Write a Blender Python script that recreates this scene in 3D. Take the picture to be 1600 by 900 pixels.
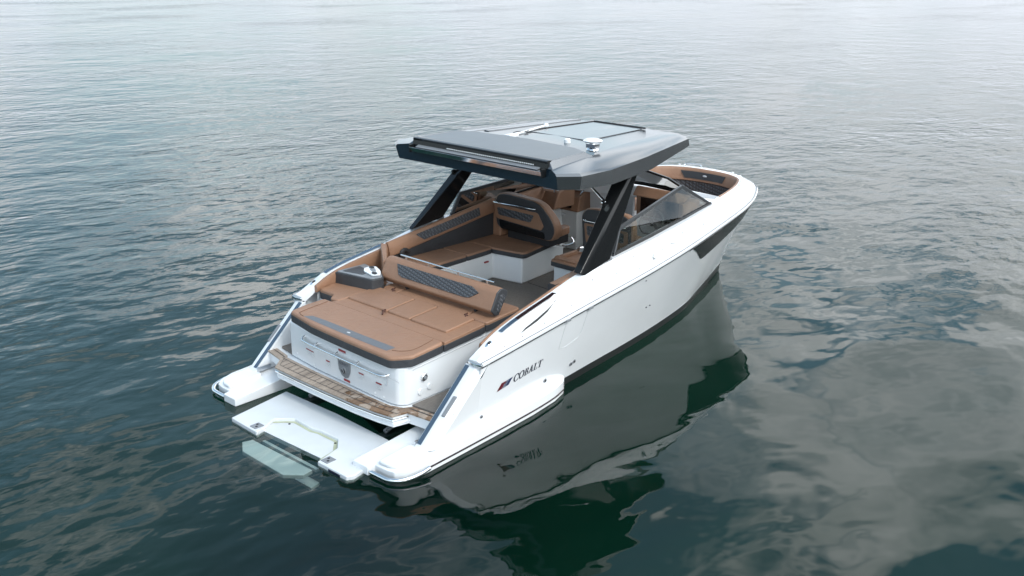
import bpy, bmesh, math, random
from mathutils import Vector, Matrix
random.seed(7)
PI = math.pi
for o in list(bpy.data.objects): bpy.data.objects.remove(o)
SC = bpy.context.scene
COL = SC.collection

# ------------------------------------------------------------------ camera
CAM = (-5.75331, -8.50213, 5.11187); YAW, PITCH, ROLL, FPX = 0.730749, -0.322637, 0.009957, 1547.2
cd = bpy.data.cameras.new('camera'); co = bpy.data.objects.new('camera', cd); COL.objects.link(co)
fw = Vector((math.cos(YAW)*math.cos(PITCH), math.sin(YAW)*math.cos(PITCH), math.sin(PITCH)))
rt = Vector((math.sin(YAW), -math.cos(YAW), 0)); up = rt.cross(fw)
r2 = math.cos(ROLL)*rt + math.sin(ROLL)*up; u2 = -math.sin(ROLL)*rt + math.cos(ROLL)*up
m = Matrix((r2, u2, -fw)).transposed().to_4x4(); m.translation = CAM
co.matrix_world = m
cd.sensor_width = 36; cd.sensor_fit = 'HORIZONTAL'; cd.lens = 36*FPX/1600
cd.clip_start = .1; cd.clip_end = 9000
SC.camera = co

# ------------------------------------------------------------------ world, sun, exposure
SUN_EL, SUN_AZ = math.radians(46), math.radians(-98)      # direction towards the sun (azimuth from +x, counter-clockwise)
w = bpy.data.worlds.new('World'); SC.world = w; w.use_nodes = True
nt = w.node_tree; N = nt.nodes; L = nt.links; N.clear()
def nn(t, **k):
    n = N.new(t)
    for a, b in k.items(): setattr(n, a, b)
    return n
sky = nn('ShaderNodeTexSky', sky_type='NISHITA'); sky.sun_disc = False
sky.sun_elevation = SUN_EL; sky.sun_rotation = PI/2 - SUN_AZ; sky.air_density = 1.0; sky.dust_density = 1.0
tc = nn('ShaderNodeTexCoord'); sep = nn('ShaderNodeSeparateXYZ'); L.new(tc.outputs['Generated'], sep.inputs[0])
add = nn('ShaderNodeMath', operation='ADD'); add.inputs[1].default_value = .22
mx0 = nn('ShaderNodeMath', operation='MAXIMUM'); mx0.inputs[1].default_value = 0
L.new(sep.outputs['Z'], mx0.inputs[0]); L.new(mx0.outputs[0], add.inputs[0])
dx = nn('ShaderNodeMath', operation='DIVIDE'); dy = nn('ShaderNodeMath', operation='DIVIDE')
L.new(sep.outputs['X'], dx.inputs[0]); L.new(sep.outputs['Y'], dy.inputs[0])
L.new(add.outputs[0], dx.inputs[1]); L.new(add.outputs[0], dy.inputs[1])
cmb = nn('ShaderNodeCombineXYZ'); L.new(dx.outputs[0], cmb.inputs[0]); L.new(dy.outputs[0], cmb.inputs[1]); cmb.inputs[2].default_value = 11.3
noi = nn('ShaderNodeTexNoise'); noi.inputs['Scale'].default_value = 2.1; noi.inputs['Detail'].default_value = 7; noi.inputs['Roughness'].default_value = .5
noi.inputs['Distortion'].default_value = .5
L.new(cmb.outputs[0], noi.inputs['Vector'])
ramp = nn('ShaderNodeValToRGB'); ramp.color_ramp.elements[0].position = .475; ramp.color_ramp.elements[1].position = .58
ramp.color_ramp.elements[0].color = (.09, .09, .09, 1)
# more cloud low down and to the east, open blue overhead
dot = nn('ShaderNodeVectorMath', operation='DOT_PRODUCT'); dot.inputs[1].default_value = (.11, -.11, -.14); L.new(tc.outputs['Generated'], dot.inputs[0])
bia = nn('ShaderNodeMath', operation='ADD'); L.new(noi.outputs['Fac'], bia.inputs[0]); L.new(dot.outputs['Value'], bia.inputs[1])
bi2 = nn('ShaderNodeMath', operation='ADD'); bi2.inputs[1].default_value = .065; L.new(bia.outputs[0], bi2.inputs[0])
L.new(bi2.outputs[0], ramp.inputs[0])
# cloud brightness varies inside the clouds
noi2 = nn('ShaderNodeTexNoise'); noi2.inputs['Scale'].default_value = 4.2; noi2.inputs['Detail'].default_value = 5
L.new(cmb.outputs[0], noi2.inputs['Vector'])
cr2 = nn('ShaderNodeValToRGB'); cr2.color_ramp.elements[0].position = .3; cr2.color_ramp.elements[1].position = .7
cr2.color_ramp.elements[0].color = (.42, .46, .49, 1); cr2.color_ramp.elements[1].color = (.97, .985, 1, 1)
L.new(noi2.outputs['Fac'], cr2.inputs[0])
CLOUD_GAIN = 21.0
gain = nn('ShaderNodeVectorMath', operation='SCALE'); gain.inputs['Scale'].default_value = CLOUD_GAIN
L.new(cr2.outputs[0], gain.inputs[0])
mix = nn('ShaderNodeMix', data_type='RGBA'); L.new(ramp.outputs[0], mix.inputs['Factor'])
blue = nn('ShaderNodeVectorMath', operation='MULTIPLY'); blue.inputs[1].default_value = (1.65, 2.05, 1.85); L.new(sky.outputs[0], blue.inputs[0])
L.new(blue.outputs[0], mix.inputs['A']); # clouds near the sun are brighter
sd = nn('ShaderNodeVectorMath', operation='DOT_PRODUCT'); sd.inputs[1].default_value = (math.cos(SUN_EL)*math.cos(SUN_AZ), math.cos(SUN_EL)*math.sin(SUN_AZ), math.sin(SUN_EL)); L.new(tc.outputs['Generated'], sd.inputs[0])
sm = nn('ShaderNodeMapRange'); sm.inputs['From Min'].default_value = .1; sm.inputs['From Max'].default_value = 1; sm.inputs['To Min'].default_value = 1; sm.inputs['To Max'].default_value = 2.0; L.new(sd.outputs['Value'], sm.inputs['Value'])
g2 = nn('ShaderNodeVectorMath', operation='SCALE'); L.new(gain.outputs[0], g2.inputs[0]); L.new(sm.outputs[0], g2.inputs['Scale'])
L.new(g2.outputs[0], mix.inputs['B'])
# pale haze towards the horizon
hz = nn('ShaderNodeMapRange'); hz.inputs['From Min'].default_value = .30; hz.inputs['From Max'].default_value = .02
hz.inputs['To Min'].default_value = 0; hz.inputs['To Max'].default_value = .85; L.new(sep.outputs['Z'], hz.inputs['Value'])
mix2 = nn('ShaderNodeMix', data_type='RGBA'); L.new(hz.outputs[0], mix2.inputs['Factor'])
L.new(mix.outputs['Result'], mix2.inputs['A']); mix2.inputs['B'].default_value = (8.6, 9.2, 10.3, 1)
bg = nn('ShaderNodeBackground'); bg.inputs['Strength'].default_value = .13
L.new(mix2.outputs['Result'], bg.inputs['Color'])
out = nn('ShaderNodeOutputWorld'); L.new(bg.outputs[0], out.inputs['Surface'])
sl = bpy.data.lights.new('sun', 'SUN'); sl.energy = 1.55; sl.angle = math.radians(12); sl.color = (1, .965, .91)
so = bpy.data.objects.new('sun', sl); COL.objects.link(so)
so.rotation_euler = Vector((math.cos(SUN_EL)*math.cos(SUN_AZ), math.cos(SUN_EL)*math.sin(SUN_AZ), math.sin(SUN_EL))).to_track_quat('Z', 'Y').to_euler()
so.location = (-20, -20, 40)
vs = SC.view_settings; vs.view_transform = 'Standard'; vs.look = 'None'; vs.exposure = 0; vs.gamma = 1; vs.use_curve_mapping = False
SC.render.engine = 'CYCLES'
SC.cycles.max_bounces = 10; SC.cycles.transparent_max_bounces = 16; SC.cycles.caustics_reflective = False; SC.cycles.caustics_refractive = False

# ------------------------------------------------------------------ materials
def mat(name, col, rough=.4, metal=0, coat=0, spec=.5, bump=None, var=None):
    """bump=(scale, strength) noise relief; var=(scale, amount) gentle tone variation of the material itself"""
    ma = bpy.data.materials.new(name); ma.use_nodes = True
    t = ma.node_tree; b = t.nodes['Principled BSDF']
    b.inputs['Base Color'].default_value = (*col, 1); b.inputs['Roughness'].default_value = rough
    b.inputs['Metallic'].default_value = metal; b.inputs['Coat Weight'].default_value = coat; b.inputs['Coat Roughness'].default_value = .06
    b.inputs['Specular IOR Level'].default_value = spec
    c = t.nodes.new('ShaderNodeTexCoord')
    if bump:
        n = t.nodes.new('ShaderNodeTexNoise'); n.inputs['Scale'].default_value = bump[0]; n.inputs['Detail'].default_value = 4
        t.links.new(c.outputs['Object'], n.inputs['Vector'])
        bp = t.nodes.new('ShaderNodeBump'); bp.inputs['Strength'].default_value = bump[1]; bp.inputs['Distance'].default_value = .01
        t.links.new(n.outputs['Fac'], bp.inputs['Height']); t.links.new(bp.outputs[0], b.inputs['Normal'])
        if 'vinyl' in name:
            n3 = t.nodes.new('ShaderNodeTexNoise'); n3.inputs['Scale'].default_value = 7; n3.inputs['Detail'].default_value = 2; n3.inputs['Distortion'].default_value = .8
            t.links.new(c.outputs['Object'], n3.inputs['Vector'])
            b3 = t.nodes.new('ShaderNodeBump'); b3.inputs['Strength'].default_value = .45; b3.inputs['Distance'].default_value = .02
            t.links.new(n3.outputs['Fac'], b3.inputs['Height']); t.links.new(b3.outputs[0], bp.inputs['Normal'])
    if var:
        n = t.nodes.new('ShaderNodeTexNoise'); n.inputs['Scale'].default_value = var[0]; n.inputs['Detail'].default_value = 5
        t.links.new(c.outputs['Object'], n.inputs['Vector'])
        r = t.nodes.new('ShaderNodeValToRGB'); a = var[1]
        r.color_ramp.elements[0].position = .3; r.color_ramp.elements[1].position = .7
        r.color_ramp.elements[0].color = (*[x*(1-a) for x in col], 1); r.color_ramp.elements[1].color = (*[min(1, x*(1+a)) for x in col], 1)
        t.links.new(n.outputs['Fac'], r.inputs[0]); t.links.new(r.outputs[0], b.inputs['Base Color'])
    return ma
WHITE = mat('white_gelcoat', (.73, .745, .765), .2, coat=.5, var=(1.3, .03))
LINER = mat('white_liner', (.74, .75, .76), .35, var=(2, .03))
PADW = mat('white_nonskid', (.60, .62, .64), .5, bump=(220, .12), var=(5, .03))
BROWN = mat('tan_vinyl', (.27, .148, .091), .5, bump=(160, .25), var=(2.2, .07))
CHAR = mat('charcoal_vinyl', (.038, .040, .045), .5, bump=(160, .2), var=(3, .1))
SILVER = mat('silver_metallic_paint', (.15, .16, .172), .15, metal=.72, coat=0, var=(3, .04))
BRUSH = mat('brushed_grey_roof', (.12, .132, .145), .34, metal=.5, bump=(40, .05), var=(4, .06))
NAVY = mat('dark_navy_gelcoat', (.010, .022, .034), .2, coat=.6)
BLACK = mat('gloss_black', (.010, .011, .012), .12, coat=0, spec=.28)
HWIN = mat('dark_hull_glazing', (.010, .011, .012), .25, spec=.22)
BOOT = mat('black_bottom_paint', (.012, .014, .014), .35)
FRAME = mat('graphite_frame', (.06, .064, .07), .3, metal=.4)
RUBBER = mat('black_rubber', (.02, .02, .022), .6)
CHROME = mat('polished_steel', (.78, .79, .80), .10, metal=1)
GREYM = mat('grey_trim', (.20, .21, .225), .45, var=(6, .06))
BLUEST = mat('blue_grey_strip', (.055, .085, .125), .16, coat=.6)
WBROWN = mat('dark_brown_strip', (.03, .018, .02), .12, coat=.6)
RED = mat('red_print', (.30, .03, .035), .5)
INK = mat('navy_print', (.012, .014, .035), .4)
DRED = mat('dark_red_enamel', (.11, .006, .014), .3)
DBLUE = mat('dark_blue_enamel', (.006, .016, .075), .3)
LGREY = mat('light_grey_print', (.5, .51, .53), .5)
SILV = mat('silver_print', (.20, .23, .28), .3)
SCREEN = mat('black_screen', (.004, .004, .005), .08)
STAIN = mat('yellowed_gelcoat', (.42, .44, .31), .5, var=(6, .12))

def quilt():
    ma = bpy.data.materials.new('quilted_grey_vinyl'); ma.use_nodes = True; t = ma.node_tree; b = t.nodes['Principled BSDF']
    b.inputs['Base Color'].default_value = (.062, .066, .076, 1); b.inputs['Roughness'].default_value = .5
    c = t.nodes.new('ShaderNodeTexCoord'); hs = []
    for ang in (.6, -.6):
        mp = t.nodes.new('ShaderNodeMapping'); mp.inputs['Rotation'].default_value = (ang, ang, ang)
        t.links.new(c.outputs['Object'], mp.inputs['Vector'])
        wv = t.nodes.new('ShaderNodeTexWave'); wv.inputs['Scale'].default_value = 8; t.links.new(mp.outputs[0], wv.inputs['Vector']); hs.append(wv)
    mm = t.nodes.new('ShaderNodeMath'); mm.operation = 'MINIMUM'
    t.links.new(hs[0].outputs['Fac'], mm.inputs[0]); t.links.new(hs[1].outputs['Fac'], mm.inputs[1])
    bp = t.nodes.new('ShaderNodeBump'); bp.inputs['Strength'].default_value = .8; bp.inputs['Distance'].default_value = .012
    t.links.new(mm.outputs[0], bp.inputs['Height']); t.links.new(bp.outputs[0], b.inputs['Normal'])
    r = t.nodes.new('ShaderNodeValToRGB'); r.color_ramp.elements[0].color = (.035, .037, .043, 1); r.color_ramp.elements[1].color = (.085, .09, .10, 1)
    r.color_ramp.elements[1].position = .4
    t.links.new(mm.outputs[0], r.inputs[0]); t.links.new(r.outputs[0], b.inputs['Base Color'])
    return ma
QUILT = quilt()

def teak():
    ma = bpy.data.materials.new('weathered_teak'); ma.use_nodes = True; t = ma.node_tree; b = t.nodes['Principled BSDF']; K = t.links
    c = t.nodes.new('ShaderNodeTexCoord')
    mp = t.nodes.new('ShaderNodeMapping'); mp.inputs['Scale'].default_value = (3, 14, 14); K.new(c.outputs['Object'], mp.inputs['Vector'])
    n = t.nodes.new('ShaderNodeTexNoise'); n.inputs['Scale'].default_value = 6; n.inputs['Detail'].default_value = 6; K.new(mp.outputs[0], n.inputs['Vector'])
    r = t.nodes.new('ShaderNodeValToRGB'); r.color_ramp.elements[0].color = (.26, .20, .155, 1); r.color_ramp.elements[1].color = (.40, .325, .265, 1)
    r.color_ramp.elements[0].position = .3; r.color_ramp.elements[1].position = .7; K.new(n.outputs['Fac'], r.inputs[0])
    # plank to plank tone
    s = t.nodes.new('ShaderNodeSeparateXYZ'); K.new(c.outputs['Object'], s.inputs[0])
    q = t.nodes.new('ShaderNodeMath'); q.operation = 'MULTIPLY'; q.inputs[1].default_value = 9.0; K.new(s.outputs['Y'], q.inputs[0])
    fl = t.nodes.new('ShaderNodeMath'); fl.operation = 'FLOOR'; K.new(q.outputs[0], fl.inputs[0])
    wn = t.nodes.new('ShaderNodeTexWhiteNoise'); wn.noise_dimensions = '1D'; K.new(fl.outputs[0], wn.inputs['W'])
    mr = t.nodes.new('ShaderNodeMapRange'); mr.inputs['To Min'].default_value = .82; mr.inputs['To Max'].default_value = 1.12; K.new(wn.outputs['Value'], mr.inputs['Value'])
    sc = t.nodes.new('ShaderNodeVectorMath'); sc.operation = 'SCALE'; K.new(r.outputs[0], sc.inputs[0]); K.new(mr.outputs[0], sc.inputs['Scale'])
    # wet patches towards the starboard end of the step
    n2 = t.nodes.new('ShaderNodeTexNoise'); n2.inputs['Scale'].default_value = 5; n2.inputs['Detail'].default_value = 4; K.new(c.outputs['Object'], n2.inputs['Vector'])
    m1 = t.nodes.new('ShaderNodeMapRange'); m1.inputs['From Min'].default_value = .15; m1.inputs['From Max'].default_value = -.55
    m1.inputs['To Min'].default_value = -.25; m1.inputs['To Max'].default_value = .08; K.new(s.outputs['Y'], m1.inputs['Value'])
    ad = t.nodes.new('ShaderNodeMath'); ad.operation = 'ADD'; K.new(n2.outputs['Fac'], ad.inputs[0]); K.new(m1.outputs[0], ad.inputs[1])
    wr = t.nodes.new('ShaderNodeValToRGB'); wr.color_ramp.elements[0].position = .5; wr.color_ramp.elements[1].position = .56; K.new(ad.outputs[0], wr.inputs[0])
    mx = t.nodes.new('ShaderNodeMix'); mx.data_type = 'RGBA'; mx.blend_type = 'MULTIPLY'; K.new(wr.outputs[0], mx.inputs['Factor']); K.new(sc.outputs[0], mx.inputs['A'])
    mx.inputs['B'].default_value = (.52, .38, .26, 1); K.new(mx.outputs['Result'], b.inputs['Base Color'])
    ro = t.nodes.new('ShaderNodeMapRange'); ro.inputs['To Min'].default_value = .65; ro.inputs['To Max'].default_value = .18; K.new(wr.outputs[0], ro.inputs['Value']); K.new(ro.outputs[0], b.inputs['Roughness'])
    return ma
TEAK = teak()

def woven():
    ma = bpy.data.materials.new('woven_vinyl_floor'); ma.use_nodes = True; t = ma.node_tree; b = t.nodes['Principled BSDF']; K = t.links
    c = t.nodes.new('ShaderNodeTexCoord'); mp = t.nodes.new('ShaderNodeMapping'); mp.inputs['Scale'].default_value = (6, 60, 6); K.new(c.outputs['Object'], mp.inputs['Vector'])
    n = t.nodes.new('ShaderNodeTexNoise'); n.inputs['Scale'].default_value = 3; n.inputs['Detail'].default_value = 8; n.inputs['Roughness'].default_value = .7; K.new(mp.outputs[0], n.inputs['Vector'])
    r = t.nodes.new('ShaderNodeValToRGB'); r.color_ramp.elements[0].color = (.075, .066, .058, 1); r.color_ramp.elements[1].color = (.21, .185, .165, 1)
    r.color_ramp.elements[0].position = .3; r.color_ramp.elements[1].position = .7; K.new(n.outputs['Fac'], r.inputs[0]); K.new(r.outputs[0], b.inputs['Base Color'])
    b.inputs['Roughness'].default_value = .8
    return ma
WOVEN = woven()

def glass():
    ma = bpy.data.materials.new('tinted_glass'); ma.use_nodes = True; t = ma.node_tree; t.nodes.clear(); K = t.links
    tr = t.nodes.new('ShaderNodeBsdfTransparent'); tr.inputs[0].default_value = (.80, .84, .82, 1)
    gl = t.nodes.new('ShaderNodeBsdfGlossy'); gl.inputs['Roughness'].default_value = .01
    fr = t.nodes.new('ShaderNodeFresnel'); fr.inputs[0].default_value = 1.65
    mx = t.nodes.new('ShaderNodeMixShader'); K.new(fr.outputs[0], mx.inputs[0]); K.new(tr.outputs[0], mx.inputs[1]); K.new(gl.outputs[0], mx.inputs[2])
    o = t.nodes.new('ShaderNodeOutputMaterial'); K.new(mx.outputs[0], o.inputs[0])
    return ma
GLASS = glass()

def water():
    ma = bpy.data.materials.new('lake_water'); ma.use_nodes = True; t = ma.node_tree; t.nodes.clear(); K = t.links
    c = t.nodes.new('ShaderNodeTexCoord')
    def math_(op, a, b_):
        n = t.nodes.new('ShaderNodeMath'); n.operation = op
        for i, v in enumerate((a, b_)):
            if isinstance(v, (int, float)): n.inputs[i].default_value = v
            elif v is not None: K.new(v, n.inputs[i])
        return n.outputs[0]
    def noise(scale, detail, rough, rot, sx, sy, dist=0.):
        mp = t.nodes.new('ShaderNodeMapping'); mp.inputs['Rotation'].default_value = (0, 0, rot); mp.inputs['Scale'].default_value = (sx, sy, 1)
        K.new(c.outputs['Object'], mp.inputs['Vector'])
        n = t.nodes.new('ShaderNodeTexNoise'); n.inputs['Scale'].default_value = scale; n.inputs['Detail'].default_value = detail; n.inputs['Roughness'].default_value = rough
        n.inputs['Distortion'].default_value = dist
        K.new(mp.outputs[0], n.inputs['Vector']); return n.outputs['Fac']
    big = noise(.42, 1, .5, .5, 1, 1.3)            # long lazy swell
    mid = noise(1.7, 1.6, .5, .75, .85, 1.3, .2)      # wavelets
    fine = noise(4.2, 2, .5, .7, .8, 1.4)
    # calmer pool of water in the lee of the hull (starboard and astern), rougher beyond
    s = t.nodes.new('ShaderNodeSeparateXYZ'); K.new(c.outputs['Object'], s.inputs[0])
    dxx = math_('SUBTRACT', s.outputs['X'], 3.0); dyy = math_('ADD', s.outputs['Y'], 5.0)
    dist = math_('SQRT', math_('ADD', math_('MULTIPLY', dxx, math_('MULTIPLY', dxx, .55)), math_('MULTIPLY', dyy, dyy)), None)
    mr = t.nodes.new('ShaderNodeMapRange'); mr.interpolation_type = 'SMOOTHSTEP'; K.new(dist, mr.inputs['Value'])
    mr.inputs['From Min'].default_value = 2; mr.inputs['From Max'].default_value = 11.0; mr.inputs['To Min'].default_value = .16; mr.inputs['To Max'].default_value = 1
    patch = t.nodes.new('ShaderNodeMapRange'); K.new(noise(.07, 3, .55, .4, .7, 1.6), patch.inputs['Value'])
    patch.inputs['From Min'].default_value = .35; patch.inputs['From Max'].default_value = .65; patch.inputs['To Min'].default_value = .45; patch.inputs['To Max'].default_value = 1.25
    calm = math_('MULTIPLY', mr.outputs[0], patch.outputs[0])
    h = math_('ADD', math_('MULTIPLY', math_('SUBTRACT', big, .5), .075),
              math_('ADD', math_('MULTIPLY', math_('MULTIPLY', math_('SUBTRACT', mid, .5), .056), calm),
                    math_('MULTIPLY', math_('MULTIPLY', math_('SUBTRACT', fine, .5), .028), math_('MULTIPLY', calm, math_('MULTIPLY', calm, calm)))))
    bp = t.nodes.new('ShaderNodeBump'); bp.inputs['Strength'].default_value = 1; bp.inputs['Distance'].default_value = 1.0
    K.new(h, bp.inputs['Height'])
    tr = t.nodes.new('ShaderNodeBsdfTransparent'); tr.inputs[0].default_value = (.86, .97, .92, 1)
    di = t.nodes.new('ShaderNodeBsdfDiffuse'); di.inputs[0].default_value = (.006, .045, .030, 1)
    gl = t.nodes.new('ShaderNodeBsdfGlossy'); gl.inputs['Roughness'].default_value = .0; K.new(bp.outputs[0], gl.inputs['Normal'])
    fr = t.nodes.new('ShaderNodeFresnel'); fr.inputs[0].default_value = 1.42; K.new(bp.outputs[0], fr.inputs['Normal'])
    m1 = t.nodes.new('ShaderNodeMixShader'); m1.inputs[0].default_value = .93; K.new(di.outputs[0], m1.inputs[1]); K.new(tr.outputs[0], m1.inputs[2])
    mx = t.nodes.new('ShaderNodeMixShader'); K.new(fr.outputs[0], mx.inputs[0]); K.new(m1.outputs[0], mx.inputs[1]); K.new(gl.outputs[0], mx.inputs[2])
    o = t.nodes.new('ShaderNodeOutputMaterial'); K.new(mx.outputs[0], o.inputs[0])
    return ma
WATER = water()
DEEP = mat('deep_green_water', (.0045, .030, .019), 1.0, spec=0)

# ------------------------------------------------------------------ mesh helpers
ROOT_AT = Vector((4.7, 0, 0))
root = bpy.data.objects.new('motor_boat', None); COL.objects.link(root); root.location = ROOT_AT
root['label'] = 'white open motor boat with tan seats and dark grey hardtop floating on the lake'
root['category'] = 'boat'
class MB:
    """collects shapes (world = boat coordinates) and links them as one mesh object"""
    def __init__(s): s.v = []; s.f = []; s.m = []
    def add(s, vs, fs, mi=0):
        b = len(s.v); s.v += [tuple(p) for p in vs]; s.f += [tuple(b+i for i in f) for f in fs]; s.m += [mi]*len(fs); return s
    def extr(s, bot, top, mi=0, mtop=None, mbot=None):
        n = len(bot); vs = list(bot)+list(top)
        s.add(vs, [(i, (i+1) % n, n+(i+1) % n, n+i) for i in range(n)], mi)
        b = len(s.v)-2*n
        s.f.append(tuple(b+i for i in range(n))[::-1]); s.m.append(mi if mbot is None else mbot)
        s.f.append(tuple(b+n+i for i in range(n))); s.m.append(mi if mtop is None else mtop); return s
    def prism(s, poly, z0, z1, mi=0, **k):
        a = z0 if callable(z0) else (lambda x, y: z0); b = z1 if callable(z1) else (lambda x, y: z1)
        return s.extr([(x, y, a(x, y)) for x, y in poly], [(x, y, b(x, y)) for x, y in poly], mi, **k)
    def px(s, poly, x0, x1, mi=0, **k):          # poly in (y, z)
        return s.extr([(x0, y, z) for y, z in poly], [(x1, y, z) for y, z in poly], mi, **k)
    def py(s, poly, y0, y1, mi=0, **k):          # poly in (x, z)
        return s.extr([(x, y0, z) for x, z in poly], [(x, y1, z) for x, z in poly], mi, **k)
    def box(s, a, b, mi=0): return s.prism([(a[0], a[1]), (b[0], a[1]), (b[0], b[1]), (a[0], b[1])], a[2], b[2], mi)
    def grid(s, rows, mi=0, close=False):        # rows of equal length, faces between neighbours
        n = len(rows[0]); vs = [p for r in rows for p in r]; fs = []
        for i in range(len(rows)-1):
            for j in range(n if close else n-1):
                k = (j+1) % n; fs.append((i*n+j, i*n+k, (i+1)*n+k, (i+1)*n+j))
        return s.add(vs, fs, mi)
    def tube(s, pts, r, n=10, mi=0, sm=True):
        P = [Vector(p) for p in pts]
        if sm and len(P) > 2:
            Q = []
            for i in range(len(P)-1):
                p0, p1, p2, p3 = P[max(i-1, 0)], P[i], P[i+1], P[min(i+2, len(P)-1)]
                for k in range(6):
                    t = k/6; Q.append(.5*((2*p1)+(p2-p0)*t+(2*p0-5*p1+4*p2-p3)*t*t+(3*p1-p0-3*p2+p3)*t**3))
            P = Q+[P[-1]]
        rows = []; U = None
        for i, p in enumerate(P):
            d = (P[min(i+1, len(P)-1)]-P[max(i-1, 0)]).normalized()
            if U is None: U = d.orthogonal().normalized()
            else: U = (U-d*U.dot(d)).normalized()
            V = d.cross(U); rr = r(i/(len(P)-1)) if callable(r) else r
            rows.append([p+rr*(math.cos(2*PI*k/n)*U+math.sin(2*PI*k/n)*V) for k in range(n)])
        s.grid(rows, mi, True); b = len(s.v)-len(P)*n
        s.f.append(tuple(range(b, b+n))[::-1]); s.m.append(mi); s.f.append(tuple(range(len(s.v)-n, len(s.v)))); s.m.append(mi); return s
    def disc(s, c, nrm, r, h, mi=0, n=20, rx=None, ax=None):
        """short cylinder with centre of its base c, along nrm; rx stretches along ax"""
        nrm = Vector(nrm).normalized(); U = Vector(ax).normalized() if ax else nrm.orthogonal().normalized(); U = (U-nrm*U.dot(nrm)).normalized(); V = nrm.cross(U); c = Vector(c)
        rg = lambda q, o: [c+nrm*o+q*((rx or r)*math.cos(2*PI*k/n)*U+r*math.sin(2*PI*k/n)*V) for k in range(n)]
        return s.extr(rg(1, 0), rg(1, h*.7), mi).extr(rg(1, h*.7), rg(.86, h), mi)
    def lathe(s, c, prof, mi=0, n=28):
        c = Vector(c); rows = [[c+Vector((r*math.cos(2*PI*k/n), r*math.sin(2*PI*k/n), z)) for k in range(n)] for r, z in prof]
        return s.grid(rows, mi, True)
    def build(s, name, mats, parent=root, bevel=0, seg=2, ang=38, label=None, sub=0, lim=30):
        me = bpy.data.meshes.new(name); me.from_pydata(s.v, [], s.f)
        if not isinstance(mats, (list, tuple)): mats = [mats]
        for q in mats: me.materials.append(q)
        me.polygons.foreach_set('material_index', s.m)
        bm = bmesh.new(); bm.from_mesh(me); bmesh.ops.remove_doubles(bm, verts=bm.verts, dist=1e-5)
        bmesh.ops.recalc_face_normals(bm, faces=bm.faces); bm.to_mesh(me); bm.free()
        me.polygons.foreach_set('use_smooth', [True]*len(me.polygons)); me.set_sharp_from_angle(angle=math.radians(ang))
        o = bpy.data.objects.new(name, me); COL.objects.link(o)
        if parent is not None:
            o.parent = parent
            if parent is root: o.location = -ROOT_AT
        if bevel:
            b = o.modifiers.new('bevel', 'BEVEL'); b.width = bevel; b.segments = seg; b.limit_method = 'ANGLE'; b.angle_limit = math.radians(lim); b.harden_normals = True
        if sub:
            q = o.modifiers.new('sub', 'SUBSURF'); q.levels = sub; q.render_levels = sub
        if label: o['label'] = label
        return o
def cr(T, per=6):
    """Catmull-Rom through the tuples of T"""
    out_ = []
    for i in range(len(T)-1):
        p0, p1, p2, p3 = T[max(i-1, 0)], T[i], T[i+1], T[min(i+2, len(T)-1)]
        for k in range(per):
            t = k/per; out_.append(tuple(.5*((2*b)+(c-a)*t+(2*a-5*b+4*c-d)*t*t+(3*b-a-3*c+d)*t**3) for a, b, c, d in zip(p0, p1, p2, p3)))
    return out_+[tuple(T[-1])]
def lerp(a, b, t): return tuple(p+(q-p)*t for p, q in zip(a, b))
def interp(T, x):
    if x <= T[0][0]: return T[0][1]
    for (a, b), (c, d) in zip(T, T[1:]):
        if x <= c: return b+(d-b)*(x-a)/(c-a)
    return T[-1][1]
def rnd(poly, r=.06, n=4):
    """round the corners of a plan polygon"""
    o = []
    for i, p in enumerate(poly):
        a = Vector(poly[i-1]); b = Vector(p); c = Vector(poly[(i+1) % len(poly)])
        d1 = (a-b); d2 = (c-b); q = min(r, d1.length*.45, d2.length*.45); s_ = b+d1.normalized()*q; e = b+d2.normalized()*q
        for k in range(n+1):
            t = k/n; o.append(tuple((1-t)**2*s_+2*t*(1-t)*b+t*t*e))
    return o

# ------------------------------------------------------------------ water and what lies under it
def sheet(name, z, r, ma):
    # graded grid: fine near the boat so that surface coordinates stay exact, reaching the horizon
    g = [-r, -r/4, -r/16, -60, -25, -10, 0, 10, 25, 60, r/16, r/4, r]; n = len(g)
    me = bpy.data.meshes.new(name); me.from_pydata([(x, y, z) for y in g for x in g], [], [(j*n+i, j*n+i+1, (j+1)*n+i+1, (j+1)*n+i) for j in range(n-1) for i in range(n-1)]); me.materials.append(ma)
    o = bpy.data.objects.new(name, me); COL.objects.link(o); o['kind'] = 'structure'; return o
sheet('lake_water', 0, 4000, WATER)
sheet('lake_bed', -3.0, 4000, DEEP)

# ------------------------------------------------------------------ hull form: tables by station (rail, chine, waterline), starboard is -y
RAIL = [(1.37, 1.68, .905), (1.9, 1.675, .955), (2.85, 1.662, 1.05), (3.4, 1.66, 1.108), (4.05, 1.652, 1.17), (4.76, 1.632, 1.238), (5.65, 1.572, 1.32), (6.6, 1.455, 1.40),
        (7.28, 1.335, 1.435), (7.8, 1.225, 1.46), (8.35, 1.045, 1.48), (8.93, .755, 1.49), (9.2, .48, 1.495), (9.33, .22, 1.5), (9.36, 0, 1.5)]
CHIN = [(1.37, 1.56, .12), (1.9, 1.53, .12), (2.85, 1.425, .12), (3.4, 1.368, .12), (4.05, 1.305, .12), (4.76, 1.238, .12), (5.65, 1.125, .12), (6.6, .955, .12),
        (7.28, .755, .13), (7.8, .595, .14), (8.35, .42, .15), (8.8, .275, .16), (9.0, .17, .17), (9.1, .07, .18), (9.12, 0, .18)]
WATL = [(a[0]-(0 if i < 9 else .008*(i-8)), max(0, a[1]-.03), 0) for i, a in enumerate(CHIN)]
KEEL = [(a[0]-.0, 0, -.5+.46*max(0, (i-8)/6)**2) for i, a in enumerate(WATL)]
R_, C_, W_, K_ = cr(RAIL), cr(CHIN), cr(WATL), cr(KEEL)
NS = len(R_)
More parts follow.
